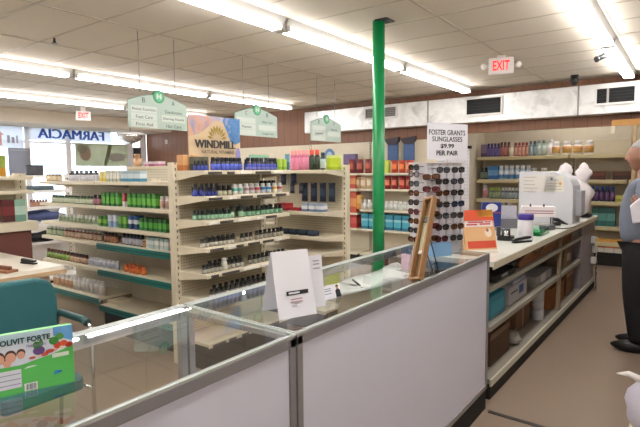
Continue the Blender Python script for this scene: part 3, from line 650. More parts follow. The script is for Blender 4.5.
# ------------------------------------------------------------------ glass display cases
PANEL = M('#dddfee', .35, 0, .02, 2., .4)
def case(y0, y1, label):
    X0, X1, Z1 = -1.935, -1.235, 1.11
    t = thing('display_case', label, 'display case', (X0, y0, F), 0, 'glass-topped display cases')
    W, L, H = X1-X0, y1-y0, Z1-F
    bx(.03, W-.006, .02, L-.02, 0, .16).build('base', M('#171412', .7), t)
    bx(.0, W, 0.003, L-.003, .16, .2).build('bottom_rail', ALU, t, bevel=.003)
    bx(W-.022, W-.008, .04, L-.04, .2, H-.05).build('front_panel', PANEL, t)
    bx(.02, W-.024, .04, L-.04, .2, .22).build('deck', M('#d9d6d0', .5), t)
    for x, y in ((0, .003), (W-.035, .003), (0, L-.038), (W-.035, L-.038)):
        bx(x, x+.035, y, y+.035, .16, H-.012).build('corner_post', ALU, t, bevel=.003)
    fr = MB().box(W-.04, W, .003, L-.003, H-.05, H-.006); fr.build('top_rail', ALU, t, bevel=.003)
    bx(0, .022, .003, L-.003, H-.05, H-.006).build('rear_rail', ALU, t, bevel=.003)
    for yy in (.003, L-.025): bx(.02, W-.03, yy, yy+.022, H-.03, H-.006).build('end_rail', ALU, t, bevel=.003)
    g = MB(); g.add([(.006, .008, H+.015), (W-.006, .008, H), (W-.006, L-.008, H), (.006, L-.008, H+.015)], [(0, 1, 2, 3)]); g.build('glass_top', GLASS_TOP, t)
    MB().box(W-.012, W, .003, L-.003, H-.006, H+.002).prism([(0, H-.006), (.05, H-.006), (.05, H+.0151), (0, H+.0166)], (0, L-.003, 0), XA, ZA, 0, L-.006, 1).prism([(.05, H-.006), (W-.012, H-.006), (W-.012, H+.002), (.05, H+.015)], (0, .011, 0), XA, ZA, 0, .008).prism([(.05, H-.006), (W-.012, H-.006), (W-.012, H+.002), (.05, H+.015)], (0, L-.003, 0), XA, ZA, 0, .008).build('glass_edge', [M('#d3dcd8', .2, .3), M('#a3aaa7', .45, .3)], t)
    for a, b, x in ((.04, L/2+.03, .008), (L/2-.03, L-.04, .016)):
        g = MB(); g.add([(x, a, .16), (x, b, .16), (x, b, H-.05), (x, a, H-.05)], [(0, 1, 2, 3)]); g.build('sliding_door', GLASS, t)
    g = MB(); g.add([(.05, .045, .62), (W-.2, .045, .62), (W-.2, L-.045, .62), (.05, L-.045, .62)], [(0, 1, 2, 3)]); g.build('glass_shelf', GLASS, t)
    return t
case(-.95, 1.513, 'glass-topped display case with the green vitamin carton standing on it')
case(1.517, 3.89, 'long glass-topped display case carrying the folded white card and sunglasses tower')
# things inside the cases
row(lambda: carton('carton', .3, .2, .2, [(.8, '#cfc6a4'), (.2, '#b9b08c')]), 1, (-1.72, 1.36), (-1.72, 1.36), .61-.0, 'Cream carton on the glass shelf', 'box', 'inside the case near its shared post', '', None)[0].location.z = .555
row(lambda: B('supplement_bottle', .11, .03, '#33306e', '#8a87c0', '#d9d7e0'), 8, (-1.72, 1.68), (-1.72, 2.5), .555, 'violet label bottle', 'bottle', 'inside the long glass case', 'shared post', 'violet label bottles in the case')
CT = 1.112
t = thing('reflection_sheet', 'added white sheet imitating the duct reflection under the glass before the green pole', 'reflection sheet', (-1.72, 2.86, 1.0))  # added sheet imitates the white reflection seen in the glass top
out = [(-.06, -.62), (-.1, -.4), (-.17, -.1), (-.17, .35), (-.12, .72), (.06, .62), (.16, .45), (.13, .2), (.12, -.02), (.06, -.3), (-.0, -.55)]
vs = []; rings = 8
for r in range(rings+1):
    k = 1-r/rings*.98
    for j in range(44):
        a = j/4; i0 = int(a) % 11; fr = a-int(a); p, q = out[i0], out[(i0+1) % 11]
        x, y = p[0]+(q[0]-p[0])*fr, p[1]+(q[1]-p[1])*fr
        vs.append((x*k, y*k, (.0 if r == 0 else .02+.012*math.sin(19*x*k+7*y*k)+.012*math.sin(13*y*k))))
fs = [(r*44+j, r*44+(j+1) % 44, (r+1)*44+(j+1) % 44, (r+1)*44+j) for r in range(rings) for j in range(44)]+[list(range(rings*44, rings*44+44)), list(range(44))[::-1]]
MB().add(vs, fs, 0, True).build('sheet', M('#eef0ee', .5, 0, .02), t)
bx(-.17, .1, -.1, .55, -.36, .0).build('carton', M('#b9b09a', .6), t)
# folded card
t = thing('tent_card', 'tall folded white card with a black bar standing on the glass', 'card', (-1.372, 1.697, CT), 0)
d = Vector((.07, .179, 0)).normalized(); n = d.cross(ZA); hw = .096
A0 = MB(); 
def sheet(o0, o1, top, mat, name, par, th=.002):
    nn = (o1-o0).normalized()
    vs = [o0-d*hw, o0+d*hw, o1+d*hw*.97, o1-d*hw*.97]
    b = MB(); q = nn.cross(d)*th
    b.add([v for v in vs]+[v+q for v in vs], [(0, 1, 2, 3), (7, 6, 5, 4), (0, 4, 5, 1), (1, 5, 6, 2), (2, 6, 7, 3), (3, 7, 4, 0)]); return b.build(name, mat, par)
apex = Vector((0, 0, .285))-n*.075
sheet(n*.0, apex, 1, PAPER, 'front_leaf', t); sheet(-n*.17, apex-n*.003, 1, PAPER, 'rear_leaf', t)
up = (apex-n*0).normalized(); nn = d.cross(up)
MB().prism(rect(-.045, .065, .098, .116), nn*.003, d, up, 0, .001).build('printed_bar', M('#16171c', .6), t)
for k, (a, b2, z) in enumerate(((-.025, .03, .076), (-.03, .03, .064), (-.025, .0, .048))):
    MB().prism(rect(a, b2, z, z+.006), nn*.003, d, up, 0, .001).build('printed_line', M('#b9989c' if k < 2 else '#a9a9b4', .7), t)
MB().prism([(-.035, .103), (.02, .103), (.02, .111), (-.035, .111)], nn*.004, d, up, 0, .001).build('bar_lettering', M('#d9d9e0', .6), t)
t = thing('paper_sheet', 'second white sheet with faint print leaning behind the folded card', 'paper', (-1.375, 1.86, CT), 0)
MB().prism(rect(-.09, .06, 0, .245), (-.03, 0, 0), d, (-.1, 0, 1), 0, .002).build('sheet', PAPER, t)
for z in (.2, .215, .18): MB().prism(rect(.01, .045, z, z+.006), (-.03, 0, 0), d, (-.1, 0, 1), .002, .003).build('printed_line', M('#a9a9b8', .7), t)
# business card
t = thing('business_card', 'small white card picturing a person in a dark jacket on the glass', 'card', (-1.43, 2.05, CT), 0)
dd = Vector((.18, .98, 0)).normalized(); uu = Vector((-.3, 0, 1)).normalized()
MB().prism(rect(-.06, .06, 0, .068), (0, 0, 0), dd, uu, 0, .002).build('card', PAPER, t)
MB().prism([(.022, .002), (.058, .002), (.056, .036), (.046, .044), (.034, .044), (.024, .036)], (0, 0, 0), dd, uu, .002, .003).prism(ell(.04, .05, .008, .01), (0, 0, 0), dd, uu, .002, .003, 1).prism(ell(.04, .055, .0105, .01, 12, 0, PI), (0, 0, 0), dd, uu, .003, .0035, 2).build('portrait', [M('#22242c', .6), M('#c99a80', .6), M('#5b3a28', .6)], t)
for z in (.05, .04, .026): MB().prism(rect(-.05, -.005, z, z+.004), (0, 0, 0), dd, uu, .002, .0028).build('printed_line', M('#8d8fa4', .7), t)
bx(-.03, .0, -.04, .04, 0, .012).build('holder', GLASS, t)
# pen and acrylic holder
t = thing('pen', 'black and silver pen lying on the glass before the green pole', 'pen', (-1.5, 2.39, CT+.006), 0)
MB().tube([(-.07, .06, 0), (.03, -.03, 0)], .006).build('barrel', BLACK, t); MB().tube([(.03, -.03, 0), (.075, -.07, 0), (.082, -.076, 0)], [.0058, .005, .001]).build('tip', CHROME, t)
t = thing('card_holder', 'clear holder of small pinkish leaflets beside the wooden display box', 'holder', (-1.44, 2.87, CT), -.3)
b = MB().box(-.05, .05, -.03, .03, 0, .004).prism([(-.03, 0), (.03, 0), (.03, .05), (-.03, .08)], (-.05, 0, 0), YA, ZA, 0, .003).prism([(-.03, 0), (.03, 0), (.03, .05), (-.03, .08)], (.047, 0, 0), YA, ZA, 0, .003); b.build('holder', GLASS, t)
bx(-.04, .04, -.0, .012, .006, .11).build('leaflet', M('#c9b0bd', .5, 0, .3, 30), t)
# wooden display box on an easel
t = thing('wooden_display', 'narrow wooden display box leaning on a black easel on the glass case', 'display', (-1.29, 2.68, CT), .35)
ax = Vector((0.12, .72, 1)).normalized(); dx = Vector((.8, -.5, .2)); dx = (dx-ax*dx.dot(ax)).normalized(); WD = M('#8f6a42', .5, 0, .15, 20); Hh = .58
fr = MB().prism(rect(-.04, -.028, 0, Hh), (0, 0, 0), dx, ax, -.035, .008).prism(rect(.028, .04, 0, Hh), (0, 0, 0), dx, ax, -.035, .008).prism(rect(-.028, .028, Hh-.018, Hh), (0, 0, 0), dx, ax, -.035, .008).prism(rect(-.028, .028, 0, .016), (0, 0, 0), dx, ax, -.035, .008)
fr.build('frame', WD, t)
MB().prism(rect(-.028, .028, .016, Hh-.018), (0, 0, 0), dx, ax, -.035, -.025).build('back_board', M('#7a5c38', .55), t)
MB().prism(rect(-.022, .022, .2, .45), (0, 0, 0), dx, ax, -.025, -.018).build('insert', M('#a9a583', .6, 0, .25, 40), t)
MB().prism(rect(-.018, .018, .4, .44), (0, 0, 0), dx, ax, -.018, -.01).build('badge', M('#3a3f34', .5), t); MB().prism(rect(-.018, .012, .18, .2), (0, 0, 0), dx, ax, -.025, -.012).build('tag', M('#d9d4c8', .5), t)
e = MB()
for s in (-.03, .03): e.tube([tuple(dx*s+ax*.3-dx.cross(ax)*.036), (.1+s*.5, .34+s, 0)], .004, 6)
e.tube([(.085, .31, .04), (.115, .37, .04)], .004, 6); e.build('easel', BLACK, t)

# ------------------------------------------------------------------ sunglasses tower
P0 = Vector((-1.565, 3.46, 0)); D1 = Vector((.44, .9, 0)).normalized(); N1 = D1.cross(ZA)   # N1 faces the aisle
TW, TD = .37, .2
t = thing('sunglasses_tower', 'white sunglasses tower with a light blue base at the glass case end', 'display stand', (P0.x, P0.y, CT), math.atan2(D1.y, D1.x))
# local: x along the face, -y toward the aisle (N1), z up
TWH = M('#dedce0', .4)
bx(0, TW, .01, TD, .1, .69).build('core', TWH, t)
b = MB()
for x in (.05, .12, .19, .26, .33): b.box(x-.004, x+.004, -.002, .01, .1, .69)
for z in (.15, .235, .32, .405, .49, .575, .66): b.box(0, TW, .002, .01, z-.004, z+.004)
b.build('front_rail', M('#c4c2c6', .4), t)
bx(.02, .2, -.05, .12, 0, .1).build('base', M('#7fa9cf', .4), t, bevel=.004)
bx(.05, TW-.03, .03, TD-.02, 0, .1).build('pedestal', M('#c9c9cc', .4), t)
bx(-.01, TW+.01, -.005, TD+.01, .69, .7).build('top_plate', M('#d9cfc9', .4), t)
SGL = [('black', '#101012', '#17181b'), ('brown tortoiseshell', '#4a2a1c', '#2a1a14'), ('dark grey', '#2c2c30', '#1c2024'), ('wine red', '#5a1822', '#331218'), ('navy', '#1a2440', '#151a24')]
sg = lambda v: math.copysign(abs(v)**.7, v)
LENS = {l: glass_mat(c, 1.5) for l, c in zip([g[2] for g in SGL], ('#a9a6a4', '#b9987c', '#b4b8bd', '#b98a90', '#93a0b4'))}
def glasses(fc, lc):
    o = thing('sunglasses', '', 'sunglasses')
    f = MB()
    for s in (-1, 1):
        f.tube([(s*.033+.027*sg(math.cos(a*PI/8)), -.002, .0195*sg(math.sin(a*PI/8))+.002) for a in range(17)], .0036, 6)
    f.tube([(-.009, 0, .008), (0, -.003, .011), (.009, 0, .008)], .0035, 6); f.build('frame', M(fc, .25), o)
    for s in (-1, 1):
        MB().prism([(s*.033+.026*sg(math.cos(a*PI/8)), .019*sg(math.sin(a*PI/8))) for a in range(16)], (0, 0, 0), XA, ZA, -.001, .001).build('lens', LENS[lc], o)
        MB().tube([(s*.058, 0, .008), (s*.062, .02, .008), (s*.06, .09, .004), (s*.056, .115, -.012)], .0028, 5).build('temple', M(fc, .25), o)
    return o
protos = [glasses(f, l) for _, f, l in SGL]; used = [0]*5
def put_glasses(loc, rz, k, label, grp):
    o = protos[k] if not used[k] else copy_tree(protos[k]); used[k] += 1
    o.location = loc; o.rotation_euler = (random.uniform(-.1, .1), random.uniform(-.05, .05), rz)
    tag(o, label, 'sunglasses', grp)
rzf = math.atan2(D1.y, D1.x)
rows_ = ['lowest', 'second lowest', 'third', 'fourth', 'fifth', 'sixth', 'top']
for i, z in enumerate((.13, .215, .3, .385, .47, .555, .64)):
    for j, x in enumerate((.1, .255)):
        k = [3, 0, 0, 1, 2, 0, 0, 4, 1, 0, 0, 2, 2, 0][i*2+j]
        p = P0+D1*(x+random.uniform(-.01, .01))+N1*.045
        put_glasses((p.x, p.y, CT+z), rzf, k, f'{SGL[k][0]} sunglasses on the {rows_[i]} tower row, {["wooden box", "magazine"][j]} half of the front', 'sunglasses on the tower front')
for i, z in enumerate((.14, .23, .32, .41, .5, .59)):
    k = [1, 3, 1, 1, 3, 1][i]; p = P0+D1*.012+N1*.03
    put_glasses((p.x, p.y, CT+z), rzf-.75, k, f'{SGL[k][0]} sunglasses, {nth(i)} up on the tower corner', 'sunglasses on the tower corner')
# the narrow side of the tower that looks toward the pole
NS = -D1
for i, z in enumerate((.12, .19, .26, .33, .40, .47, .54, .61, .66)):
    k = [1, 0, 1, 3, 0, 1, 2, 1, 0][i]
    p = P0-N1*(.1)-D1*.045
    put_glasses((p.x, p.y, CT+z), rzf-PI/2, k, f'{SGL[k][0]} sunglasses, {nth(i)} up on the tower side toward the pole', 'sunglasses on the tower side')
# price sign
t = thing('price_sign', 'white sunglasses price sheet with black lettering above the sunglasses tower', 'sign', (P0.x+.19*D1.x, P0.y+.19*D1.y, CT+.7), rzf)
MB().prism(rect(-.195, .195, .02, .285), (0, 0, 0), XA, ZA, -.002, .002).build('sheet', M('#e4e4ea', .6, 0, .02), t)
bx(-.01, .01, .002, .008, 0, .2).build('holder', M('#c9c9cc', .4), t)
for s, wd, z, hh, bo in (('FOSTER GRANTS', .35, .2, .038, .009), ('SUNGLASSES', .29, .152, .036, .009), ('$9.99', .13, .1, .036, .025), ('PER PAIR', .21, .05, .036, .025)):
    text('lettering', s, M('#17171a', .6), t, (-.005, -.0022, z), XA, wd, hh, bo)
# white display panel behind
t = thing('display_rack', 'tall white perforated display panel with a black cap behind the sunglasses tower', 'display stand', (-1.72, 4.25, 1.02), 1.0)
MB().box(-.06, .2, -.02, .1, 0, .92).build('panel', pattern_mat('#dcdce2', '#b9b9c4', peg_fn), t); bx(-.02, .215, -.03, .11, .92, .945).build('cap', BLACK, t)

# ------------------------------------------------------------------ green carton on the first case
t = thing('vitamin_carton', 'green family multivitamin carton with printed vegetables on the glass case', 'box', (-1.537, .671, CT), math.atan2(.949, .316))
x0, x1, H2 = -.36, .098, .18
GB = M('#58bb58', .35, 0, .03)
MB().box(x0, x1, 0, .022, 0, H2).build('box', GB, t, bevel=.0015)
def dec(poly, hx, c=.0006, name='print', rough=.4, var=.05, sc=20):
    return MB().prism(poly, (0, 0, 0), XA, ZA, .0, c).build(name, M(hx, rough, 0, var, sc), t)
dec([(x0, .09), (-.04, .085), (-.005, .092), (.04, .1), (x1, .118), (x1, H2), (x0, H2)], '#dfe6f0', .0005, 'picture_ground')
dec([(x0, .152), (.035, .152), (.04, H2), (x0, H2)], '#bfd9e6', .0007, 'pale_band')
dec([(.045, .155), (x1, .13), (x1, H2), (.045, H2)], '#6aa6dc', .0007, 'sky_print')
text('title_lettering', 'OLIVIT FORTE', M('#153d34', .4), t, (-.0265, -.0012, .148), XA, .128, .017, .03)
text('subtitle_lettering', 'Multivitaminico', M('#8d7fae', .5), t, (.0, -.0012, .133), XA, .05, .009)
for cx, cy, rx, ry, hx in ((.006, .118, .016, .013, '#6b4a8a'), (.0, .136, .009, .011, '#3f7a3a'), (.012, .14, .006, .012, '#4f8f45'), (.046, .14, .013, .012, '#3f8a3c'), (.062, .15, .012, .01, '#5aa14c'), (.056, .125, .011, .011, '#c8402c'), (.072, .128, .01, .009, '#d95a34'), (.086, .121, .011, .008, '#b7382a'), (.068, .115, .008, .006, '#e8dfcb'), (.034, .111, .012, .006, '#b8452f'), (.02, .104, .011, .006, '#cf5b44'), (.004, .103, .008, .006, '#e6d6c2'), (-.012, .1, .009, .004, '#c9584a'), (.048, .112, .008, .005, '#d9b8a0')):
    MB().prism(ell(cx, cy, rx, ry, 14), (0, 0, 0), XA, ZA, .0008, .0016+random.uniform(0, .0004)).build('vegetable_print', M(hx, .4, 0, .25, 60), t)
for cx, cy, r in ((-.095, .112, .016), (-.066, .113, .0155), (-.04, .116, .012), (-.075, .098, .012)):
    MB().prism(ell(cx, cy+.004, r*.95, r*1.05, 16), (0, 0, 0), XA, ZA, .0006, .001).prism(ell(cx, cy-.002, r*.85, r*.95, 16), (0, 0, 0), XA, ZA, .001, .0014, 1).build('face_print', [M('#4a2c20', .5), M('#dca58c', .5)], t)
dec([(x0, .02), (-.042, .02), (-.042, .073), (x0, .078)], '#dcdce6', .001, 'panel_print')
for z in (.03, .045, .06): dec(rect(x0, -.044, z, z+.002), '#7d7d92', .0014, 'panel_line')
dec([(-.034, .0715), (-.024, .0765), (-.008, .077), (-.0, .0745), (-.012, .0728)], '#e9efe6', .001, 'swoosh_print')
dec(rect(.04, .085, .088, .1), '#dfe9d6', .001, 'strip_print')
dec(rect(-.036, -.002, .004, .026), '#f0f0f0', .0008, 'barcode_ground')
x = -.032
while x < -.006:
    ww = random.choice((.0008, .0014, .002)); dec(rect(x, x+ww, .006, .024), '#26262c', .0012, 'barcode_bar'); x += ww+random.choice((.001, .0016))
dec([(.04, .036), (.058, .038), (.06, .046), (.052, .047), (.046, .049)], '#2a8fc4', .001, 'logo_print'); dec([(.05, .04), (.064, .041), (.065, .045), (.053, .045)], '#1d5fae', .0014, 'logo_print')

# ------------------------------------------------------------------ the white counter
th = -math.atan2(.07, 5.08)
t = thing('service_counter', 'long white-topped counter with open shelves along the aisle', 'counter', (-1.25, 4.02, F), th)
# local x out toward the aisle (0 = top's front edge), y along the counter
Z = lambda z: z-F
L2, D2 = 5.0, -.95
bx(D2, .0, 0, L2, Z(.975), Z(1.02)).build('countertop', M('#dedfd6', .25, 0, .03, 5), t, bevel=.004)
bx(-.002, .006, 0, L2, Z(.955), Z(1.015)).build('edge_strip', M('#cfc8b2', .45), t)
bx(D2, D2+.02, 0, L2, 0, Z(.975)).build('back_panel', M('#a39c90', .6), t)
SH = M('#8d877b', .5)
for z in (.80, .47): 
    s = bx(D2+.02, -.03, .02, 3.9, Z(z-.025), Z(z)).build('shelf', SH, t); bx(-.035, -.02, .02, 3.9, Z(z-.035), Z(z+.005)).build('shelf_rail', M('#938e80', .5), s)
s = bx(D2+.02, -.0, .02, L2, Z(.0), Z(.04)).build('bottom_shelf', SH, t); bx(-.01, .006, .0, L2, Z(-.01), Z(.045)).build('shelf_rail', M('#c9c6b4', .45), s)
bx(D2+.05, -.012, .02, L2, 0, Z(-.0)).build('kick_plate', M('#1d1613', .7), t)
bx(D2+.02, -.03, 3.9, L2-.0, Z(.04), Z(.974)).build('end_cabinet', M('#8f8a92', .5, 0, .05), t)
for y in (.0, 1.3, 2.6): bx(D2+.02, -.5, y, y+.02, Z(.04), Z(.974)).build('divider', SH, t)
bx(-.06, -.02, 2.55, 2.6, Z(.04), Z(.974)).build('upright', M('#94816a', .6), t)
def cpt(x, y, z=1.02):                                   # a point on the counter in the room
    return (-1.25+x*math.cos(th)-y*math.sin(th), 4.02+x*math.sin(th)+y*math.cos(th), z)
def onc(name, label, cat, x, y, z=1.022, rz=0., group=None): return thing(name, label, cat, cpt(x, y, z), th+rz, group)
# magazine/box at the case end
t = thing('medicine_carton', 'orange and red medicine carton leaning at the end of the glass case', 'box', (-1.45, 4.36, 1.022), .85)
fx, fu = XA, Vector((0, .3, 1)).normalized()
q = MB().prism(rect(-.1, .1, 0, .245), (0, 0, 0), fx, fu, -.03, .0); q.build('box', M('#dcae7c', .45), t)
for pl, hx in ((rect(-.1, .1, .18, .245), '#d8542c'), (rect(.0, .1, .205, .245), '#e2b040'), (rect(-.09, .09, .15, .185), '#efe9ea'), (rect(-.085, .095, .03, .07), '#cc4a30'), (rect(-.1, .1, 0, .022), '#e6dcd0'), (ell(.055, .115, .022, .025), '#f0e2cc'), (ell(.05, .13, .01, .01), '#8f2a24')):
    MB().prism(pl, (0, 0, 0), fx, fu, .0005, .0012).build('print', M(hx, .45), t)
for a0, a1, z0, z1 in ((-.08, -.01, .158, .166), (.005, .075, .16, .168), (-.07, .03, .171, .178), (.04, .08, .172, .178)): MB().prism(rect(a0, a1, z0, z1), (0, 0, 0), fx, fu, .0012, .0018).build('print', M('#b7301f', .5), t)
t.scale = (1.5, 1.5, 1.6)
# counter-top things
t = onc('leaflet_box', 'navy blue leaflet box with a round white emblem on the counter', 'box', -.74, 2.15, 1.06, rz=.5)
bx(-.12, .12, -.08, .08, -.038, 0).build('stand', M('#8d8a86', .5), t)
bx(-.11, .11, -.06, .06, 0, .3).build('box', M('#1b2c78', .4), t, bevel=.003); MB().prism(ell(-.0, .235, .07, .05), (0, -.061, 0), XA, ZA, 0, .001).build('emblem', M('#d8d6de', .5), t); bx(-.11, .11, -.0615, -.06, .17, .18).build('stripe', M('#b0343a', .5), t)
t = onc('leaflet_holder', 'pale grey leaflet holder beside the navy box', 'holder', -.62, 2.45, rz=.5)
bx(-.09, .09, -.03, .03, .05, .28).build('leaflet', M('#b4b4c0', .5, 0, .2, 30), t); bx(-.1, .1, -.04, .04, 0, .12).build('tray', M('#77757c', .4), t)
t = onc('brochure_rack', 'dark rack of upright folders between the navy box and hooded workstation', 'rack', -.82, 2.75, rz=.45)
bx(-.16, .16, -.05, .05, 0, .03).build('base', M('#3c342e', .5), t)
for k in range(6): bx(-.14+.05*k, -.11+.05*k, -.05, .05, .03, .3).build('folder', M(['#6d645a', '#4a443c', '#8d857c'][k % 3], .6), t)
t = onc('tape_machine', 'black and chrome label machine on the counter beside the white jar', 'machine', -.31, 1.34, rz=.3)
t.scale = (.85, .85, .85)
bx(-.1, .1, -.08, .08, 0, .05).build('base', BLACK, t, bevel=.006); MB().tube([(-.05, -.03, .09), (.05, -.03, .09)], .055, 16).build('roll', M('#3a3c44', .3, .3), t); MB().tube([(-.02, -.1, .09), (.035, -.1, .09)], .035, 14).build('chrome_wheel', CHROME, t); bx(-.11, -.06, -.05, .07, .05, .16).build('housing', M('#22242c', .4), t, bevel=.006)
t = onc('jar', 'white plastic jar with a purple lid on the counter', 'jar', -.15, 1.47)
MB().lathe([(.07, 0), (.075, .01), (.075, .2), (.068, .215)], seg=24).build('body', M('#e6e4ea', .35), t); MB().lathe([(.078, .21), (.08, .215), (.08, .265), (.074, .27)], seg=24).build('lid', M('#3b2a86', .35), t)
t = onc('stapler', 'black stapler lying in front of the white jar', 'stapler', -.12, 1.24, rz=1.1)
bx(-.12, .12, -.02, .02, 0, .015).build('base', BLACK, t); MB().prism([(-.12, .02), (.1, .035), (.12, .05), (.09, .06), (-.1, .045), (-.125, .035)], (0, -.018, 0), XA, ZA, -.036, .0).build('arm', M('#1b1c22', .35), t)
t = onc('tray', 'clear tray of green packets on the counter behind the white jar', 'tray', -.18, 2.0)
b = MB().box(-.1, .1, -.2, .2, 0, .006).box(-.1, -.094, -.2, .2, .006, .07).box(.094, .1, -.2, .2, .006, .07).box(-.094, .094, -.2, -.194, .006, .07).box(-.094, .094, .194, .2, .006, .07); b.build('tray', glass_mat('#cfe9dc', 1.3), t); bx(-.08, .08, -.17, .1, .008, .04).build('packet', M('#2f9a62', .4), t); bx(-.08, .08, .1, .17, .008, .03).build('packet', M('#2a7f98', .4), t)
t = onc('letter_tray', 'white letter tray with pinkish writing before the hooded workstation', 'tray', -.4, 2.98, rz=.35)
bx(-.2, .2, -.12, .12, .12, .25).build('tray', M('#e6dcdd', .5), t, bevel=.004)
for z in (.19, .16): bx(-.17, .17, -.1215, -.12, z, z+.014).build('writing', M('#a87f8a', .6, 0, .4, 70), t)
for s in (-.17, .17):
    for yy in (-.1, .1): bx(s-.008, s+.008, yy-.008, yy+.008, 0, .12).build('foot', M('#57555a', .4), t)
for s in (-.1, .06): MB().lathe([(.012, .25), (.014, .27), (.006, .29)], (s, -.08, 0)).build('knob', M('#5b5358', .4), t)
t = onc('card_terminal', 'grey card terminal with a curly black cord under the letter tray', 'terminal', -.17, 2.5, rz=-.2)
bx(-.06, .06, -.09, .09, 0, .06).build('body', M('#5b5a60', .4), t, bevel=.006); MB().prism(rect(-.045, .045, .0, .05), (0, -.03, .0605), XA, YA, 0, .002).build('screen', M('#1d2c28', .15), t)
MB().tube([(.04, .08, .02), (.1, .2, .006), (.14, .36, .008), (.1, .6, .006), (.03, .9, .006)], .006, 6).build('cord', BLACK, t)
# hooded workstation
t = onc('workstation_hood', 'white hood with a rounded shoulder and taped notes on the counter', 'hood', -.38, 3.32, rz=-.0)
arc = [(.33-.3+.3*math.cos(a), .7-.24+.24*math.sin(a)) for a in [PI/2*k/8 for k in range(9)]]
MB().prism([(-.36, 0), (.33, 0)]+arc+[(-.36, .7)], (0, .0, 0), XA, ZA, -.5, -.0).build('hood', M('#d4d5da', .5, 0, .02), t, bevel=.006)
for (a, c, b2, d3, hx) in ((-.33, .12, .42, .66, '#dcd8d2'), (-.03, .22, .42, .64, '#e4e0d4'), (-.32, -.05, .15, .4, '#d6d6da')):
    MB().prism([(a, b2), (c, b2+.01), (c-.01, d3), (a+.01, d3-.01)], (0, -.0, 0), XA, ZA, .001, .0025).build('note', M(hx, .7), t)
for k in range(9):
    a = random.uniform(-.3, 0.); z = .62-.05*k if k < 5 else .58-.04*(k-5); a = -.3 if k < 5 else 0
    MB().prism(rect(a, a+random.uniform(.12, .2), z, z+.008), (0, 0, 0), XA, ZA, .003, .004).build('note_line', M('#a9a39a', .7), t)
for cx, cz, hx in ((.06, .6, '#3a4a60'), (.17, .54, '#c4842c')): MB().prism(ell(cx, cz, .016, .02), (0, 0, 0), XA, ZA, .003, .006).build('magnet', M(hx, .4), t)
bx(.331, .4, .2, .45, .1, .44).build('side_box', M('#bfc0c8', .5), t, bevel=.006)
t = onc('hand_scanner', 'black curved hand scanner lying before the hooded workstation', 'scanner', -.16, 3.12, rz=.8)
t.scale = (.8, .8, .8)
MB().tube([(-.1, 0, .1), (-.04, 0, .09), (.06, 0, .04), (.14, 0, .014)], [.03, .034, .024, .012], 10).build('body', BLACK, t); bx(-.12, .0, -.03, .03, 0, .055).build('stand', M('#26262a', .4), t)
t = onc('desk_phone', 'black desk phone at the far end of the counter', 'phone', -.13, 4.6)
MB().prism([(-.1, 0), (.1, 0), (.1, .04), (-.1, .1)], (0, .12, 0), XA, ZA, 0, .22).build('body', BLACK, t, bevel=.005); MB().tube([(-.05, -.1, .1), (-.05, .1, .1)], .03, 10).build('handset', M('#1c1c20', .4), t)
# carrier bag with two handles standing behind the hood
t = onc('carrier_bag', 'white plastic carrier bag with two ear-like handles behind the workstation hood', 'bag', -.25, 4.45)
BG = M('#ece4e6', .35, 0, .03, 8, .5, .5, 14)
MB().ball((0, 0, .31), (.26, .15, .32), 20, 14, 0, lambda v: Vector((v.x*(1+.1*math.sin(7*v.z)+.05*math.sin(13*v.y+9*v.z)), v.y*(1+.15*math.sin(9*v.x)), max(v.z, -.97)))).build('body', BG, t)
for s in (-1, 1):
    MB().ball((s*.125, 0, .66), (.105, .06, .17), 16, 12, 0, lambda v: Vector((v.x*(1+.2*math.sin(5*v.z+s)+.15*math.sin(11*v.z))*(1-.25*max(0, v.z)), v.y*(1+.3*math.sin(6*v.x+4*v.z)), v.z))).build('handle', BG, t)

# ------------------------------------------------------------------ under the counter
def uc(name, label, cat, x, y, z, dims, hx, rz=0., extra=None, rough=.8):
    t = thing(name, label, cat, cpt(x, y, z), th+rz); w, d, h = dims
    MB().box(-w/2, w/2, -d/2, d/2, 0, h).build('body', M(hx, rough, 0, .1, 10), t, bevel=.004)
    for nm, (a0, a1, b0, b1), c in extra or []:
        bx(w/2, w/2+.002, a0*d-d/2, a1*d-d/2, b0*h, b1*h).build(nm, M(c, .5), t)
    return t
Zs = [.042, .472, .802]
uc('tub', 'teal plastic tub of wipes on the middle shelf below the counter', 'tub', -.22, .42, Zs[1], (.26, .42, .2), '#1a7f96', 0, [('label', (.1, .9, .2, .7), '#3d9ab0')], .4)
uc('label_printer', 'pale grey printer with a small blue sticker on the middle shelf', 'printer', -.25, 1.08, Zs[1], (.3, .6, .16), '#b3b2b6', 0, [('sticker', (.55, .8, .35, .85), '#2c4f9c'), ('slot', (.1, .45, .6, .7), '#3a3a40')], .5)
uc('carton', 'navy lidded carton behind the grey printer', 'box', -.55, 1.1, Zs[1], (.26, .5, .27), '#1c2333')
uc('carton', 'open brown cardboard carton at the case end of the bottom shelf', 'box', -.3, .55, Zs[0], (.4, .55, .27), '#4f3a2a', 0, [('flap', (0, 1, .85, 1.05), '#6d5238')])
uc('carton', 'tall brown cardboard carton in the middle of the bottom shelf', 'box', -.38, 1.6, Zs[0], (.38, .5, .36), '#6a4a32', 0, [('tape', (.45, .55, 0, 1), '#8f6c4a')])
uc('carton', 'orange brown cardboard carton next to the paper rolls', 'box', -.3, 2.85, Zs[0], (.4, .7, .26), '#96602f', 0, [('tape', (.45, .55, 0, 1), '#b5824c')])
uc('carton', 'long brown cardboard tray of papers on the upper shelf', 'box', -.25, 2.2, Zs[2], (.36, 2.4, .1), '#8a5d3c', 0, [('lip', (0, 1, .8, 1.0), '#a3744c')])
uc('binder', 'black binder lying on the upper shelf near the glass case', 'binder', -.2, .5, Zs[2], (.3, .6, .05), '#1c1a1a', .0, [('spine_label', (.3, .6, .3, .8), '#8d8d90')], .5)
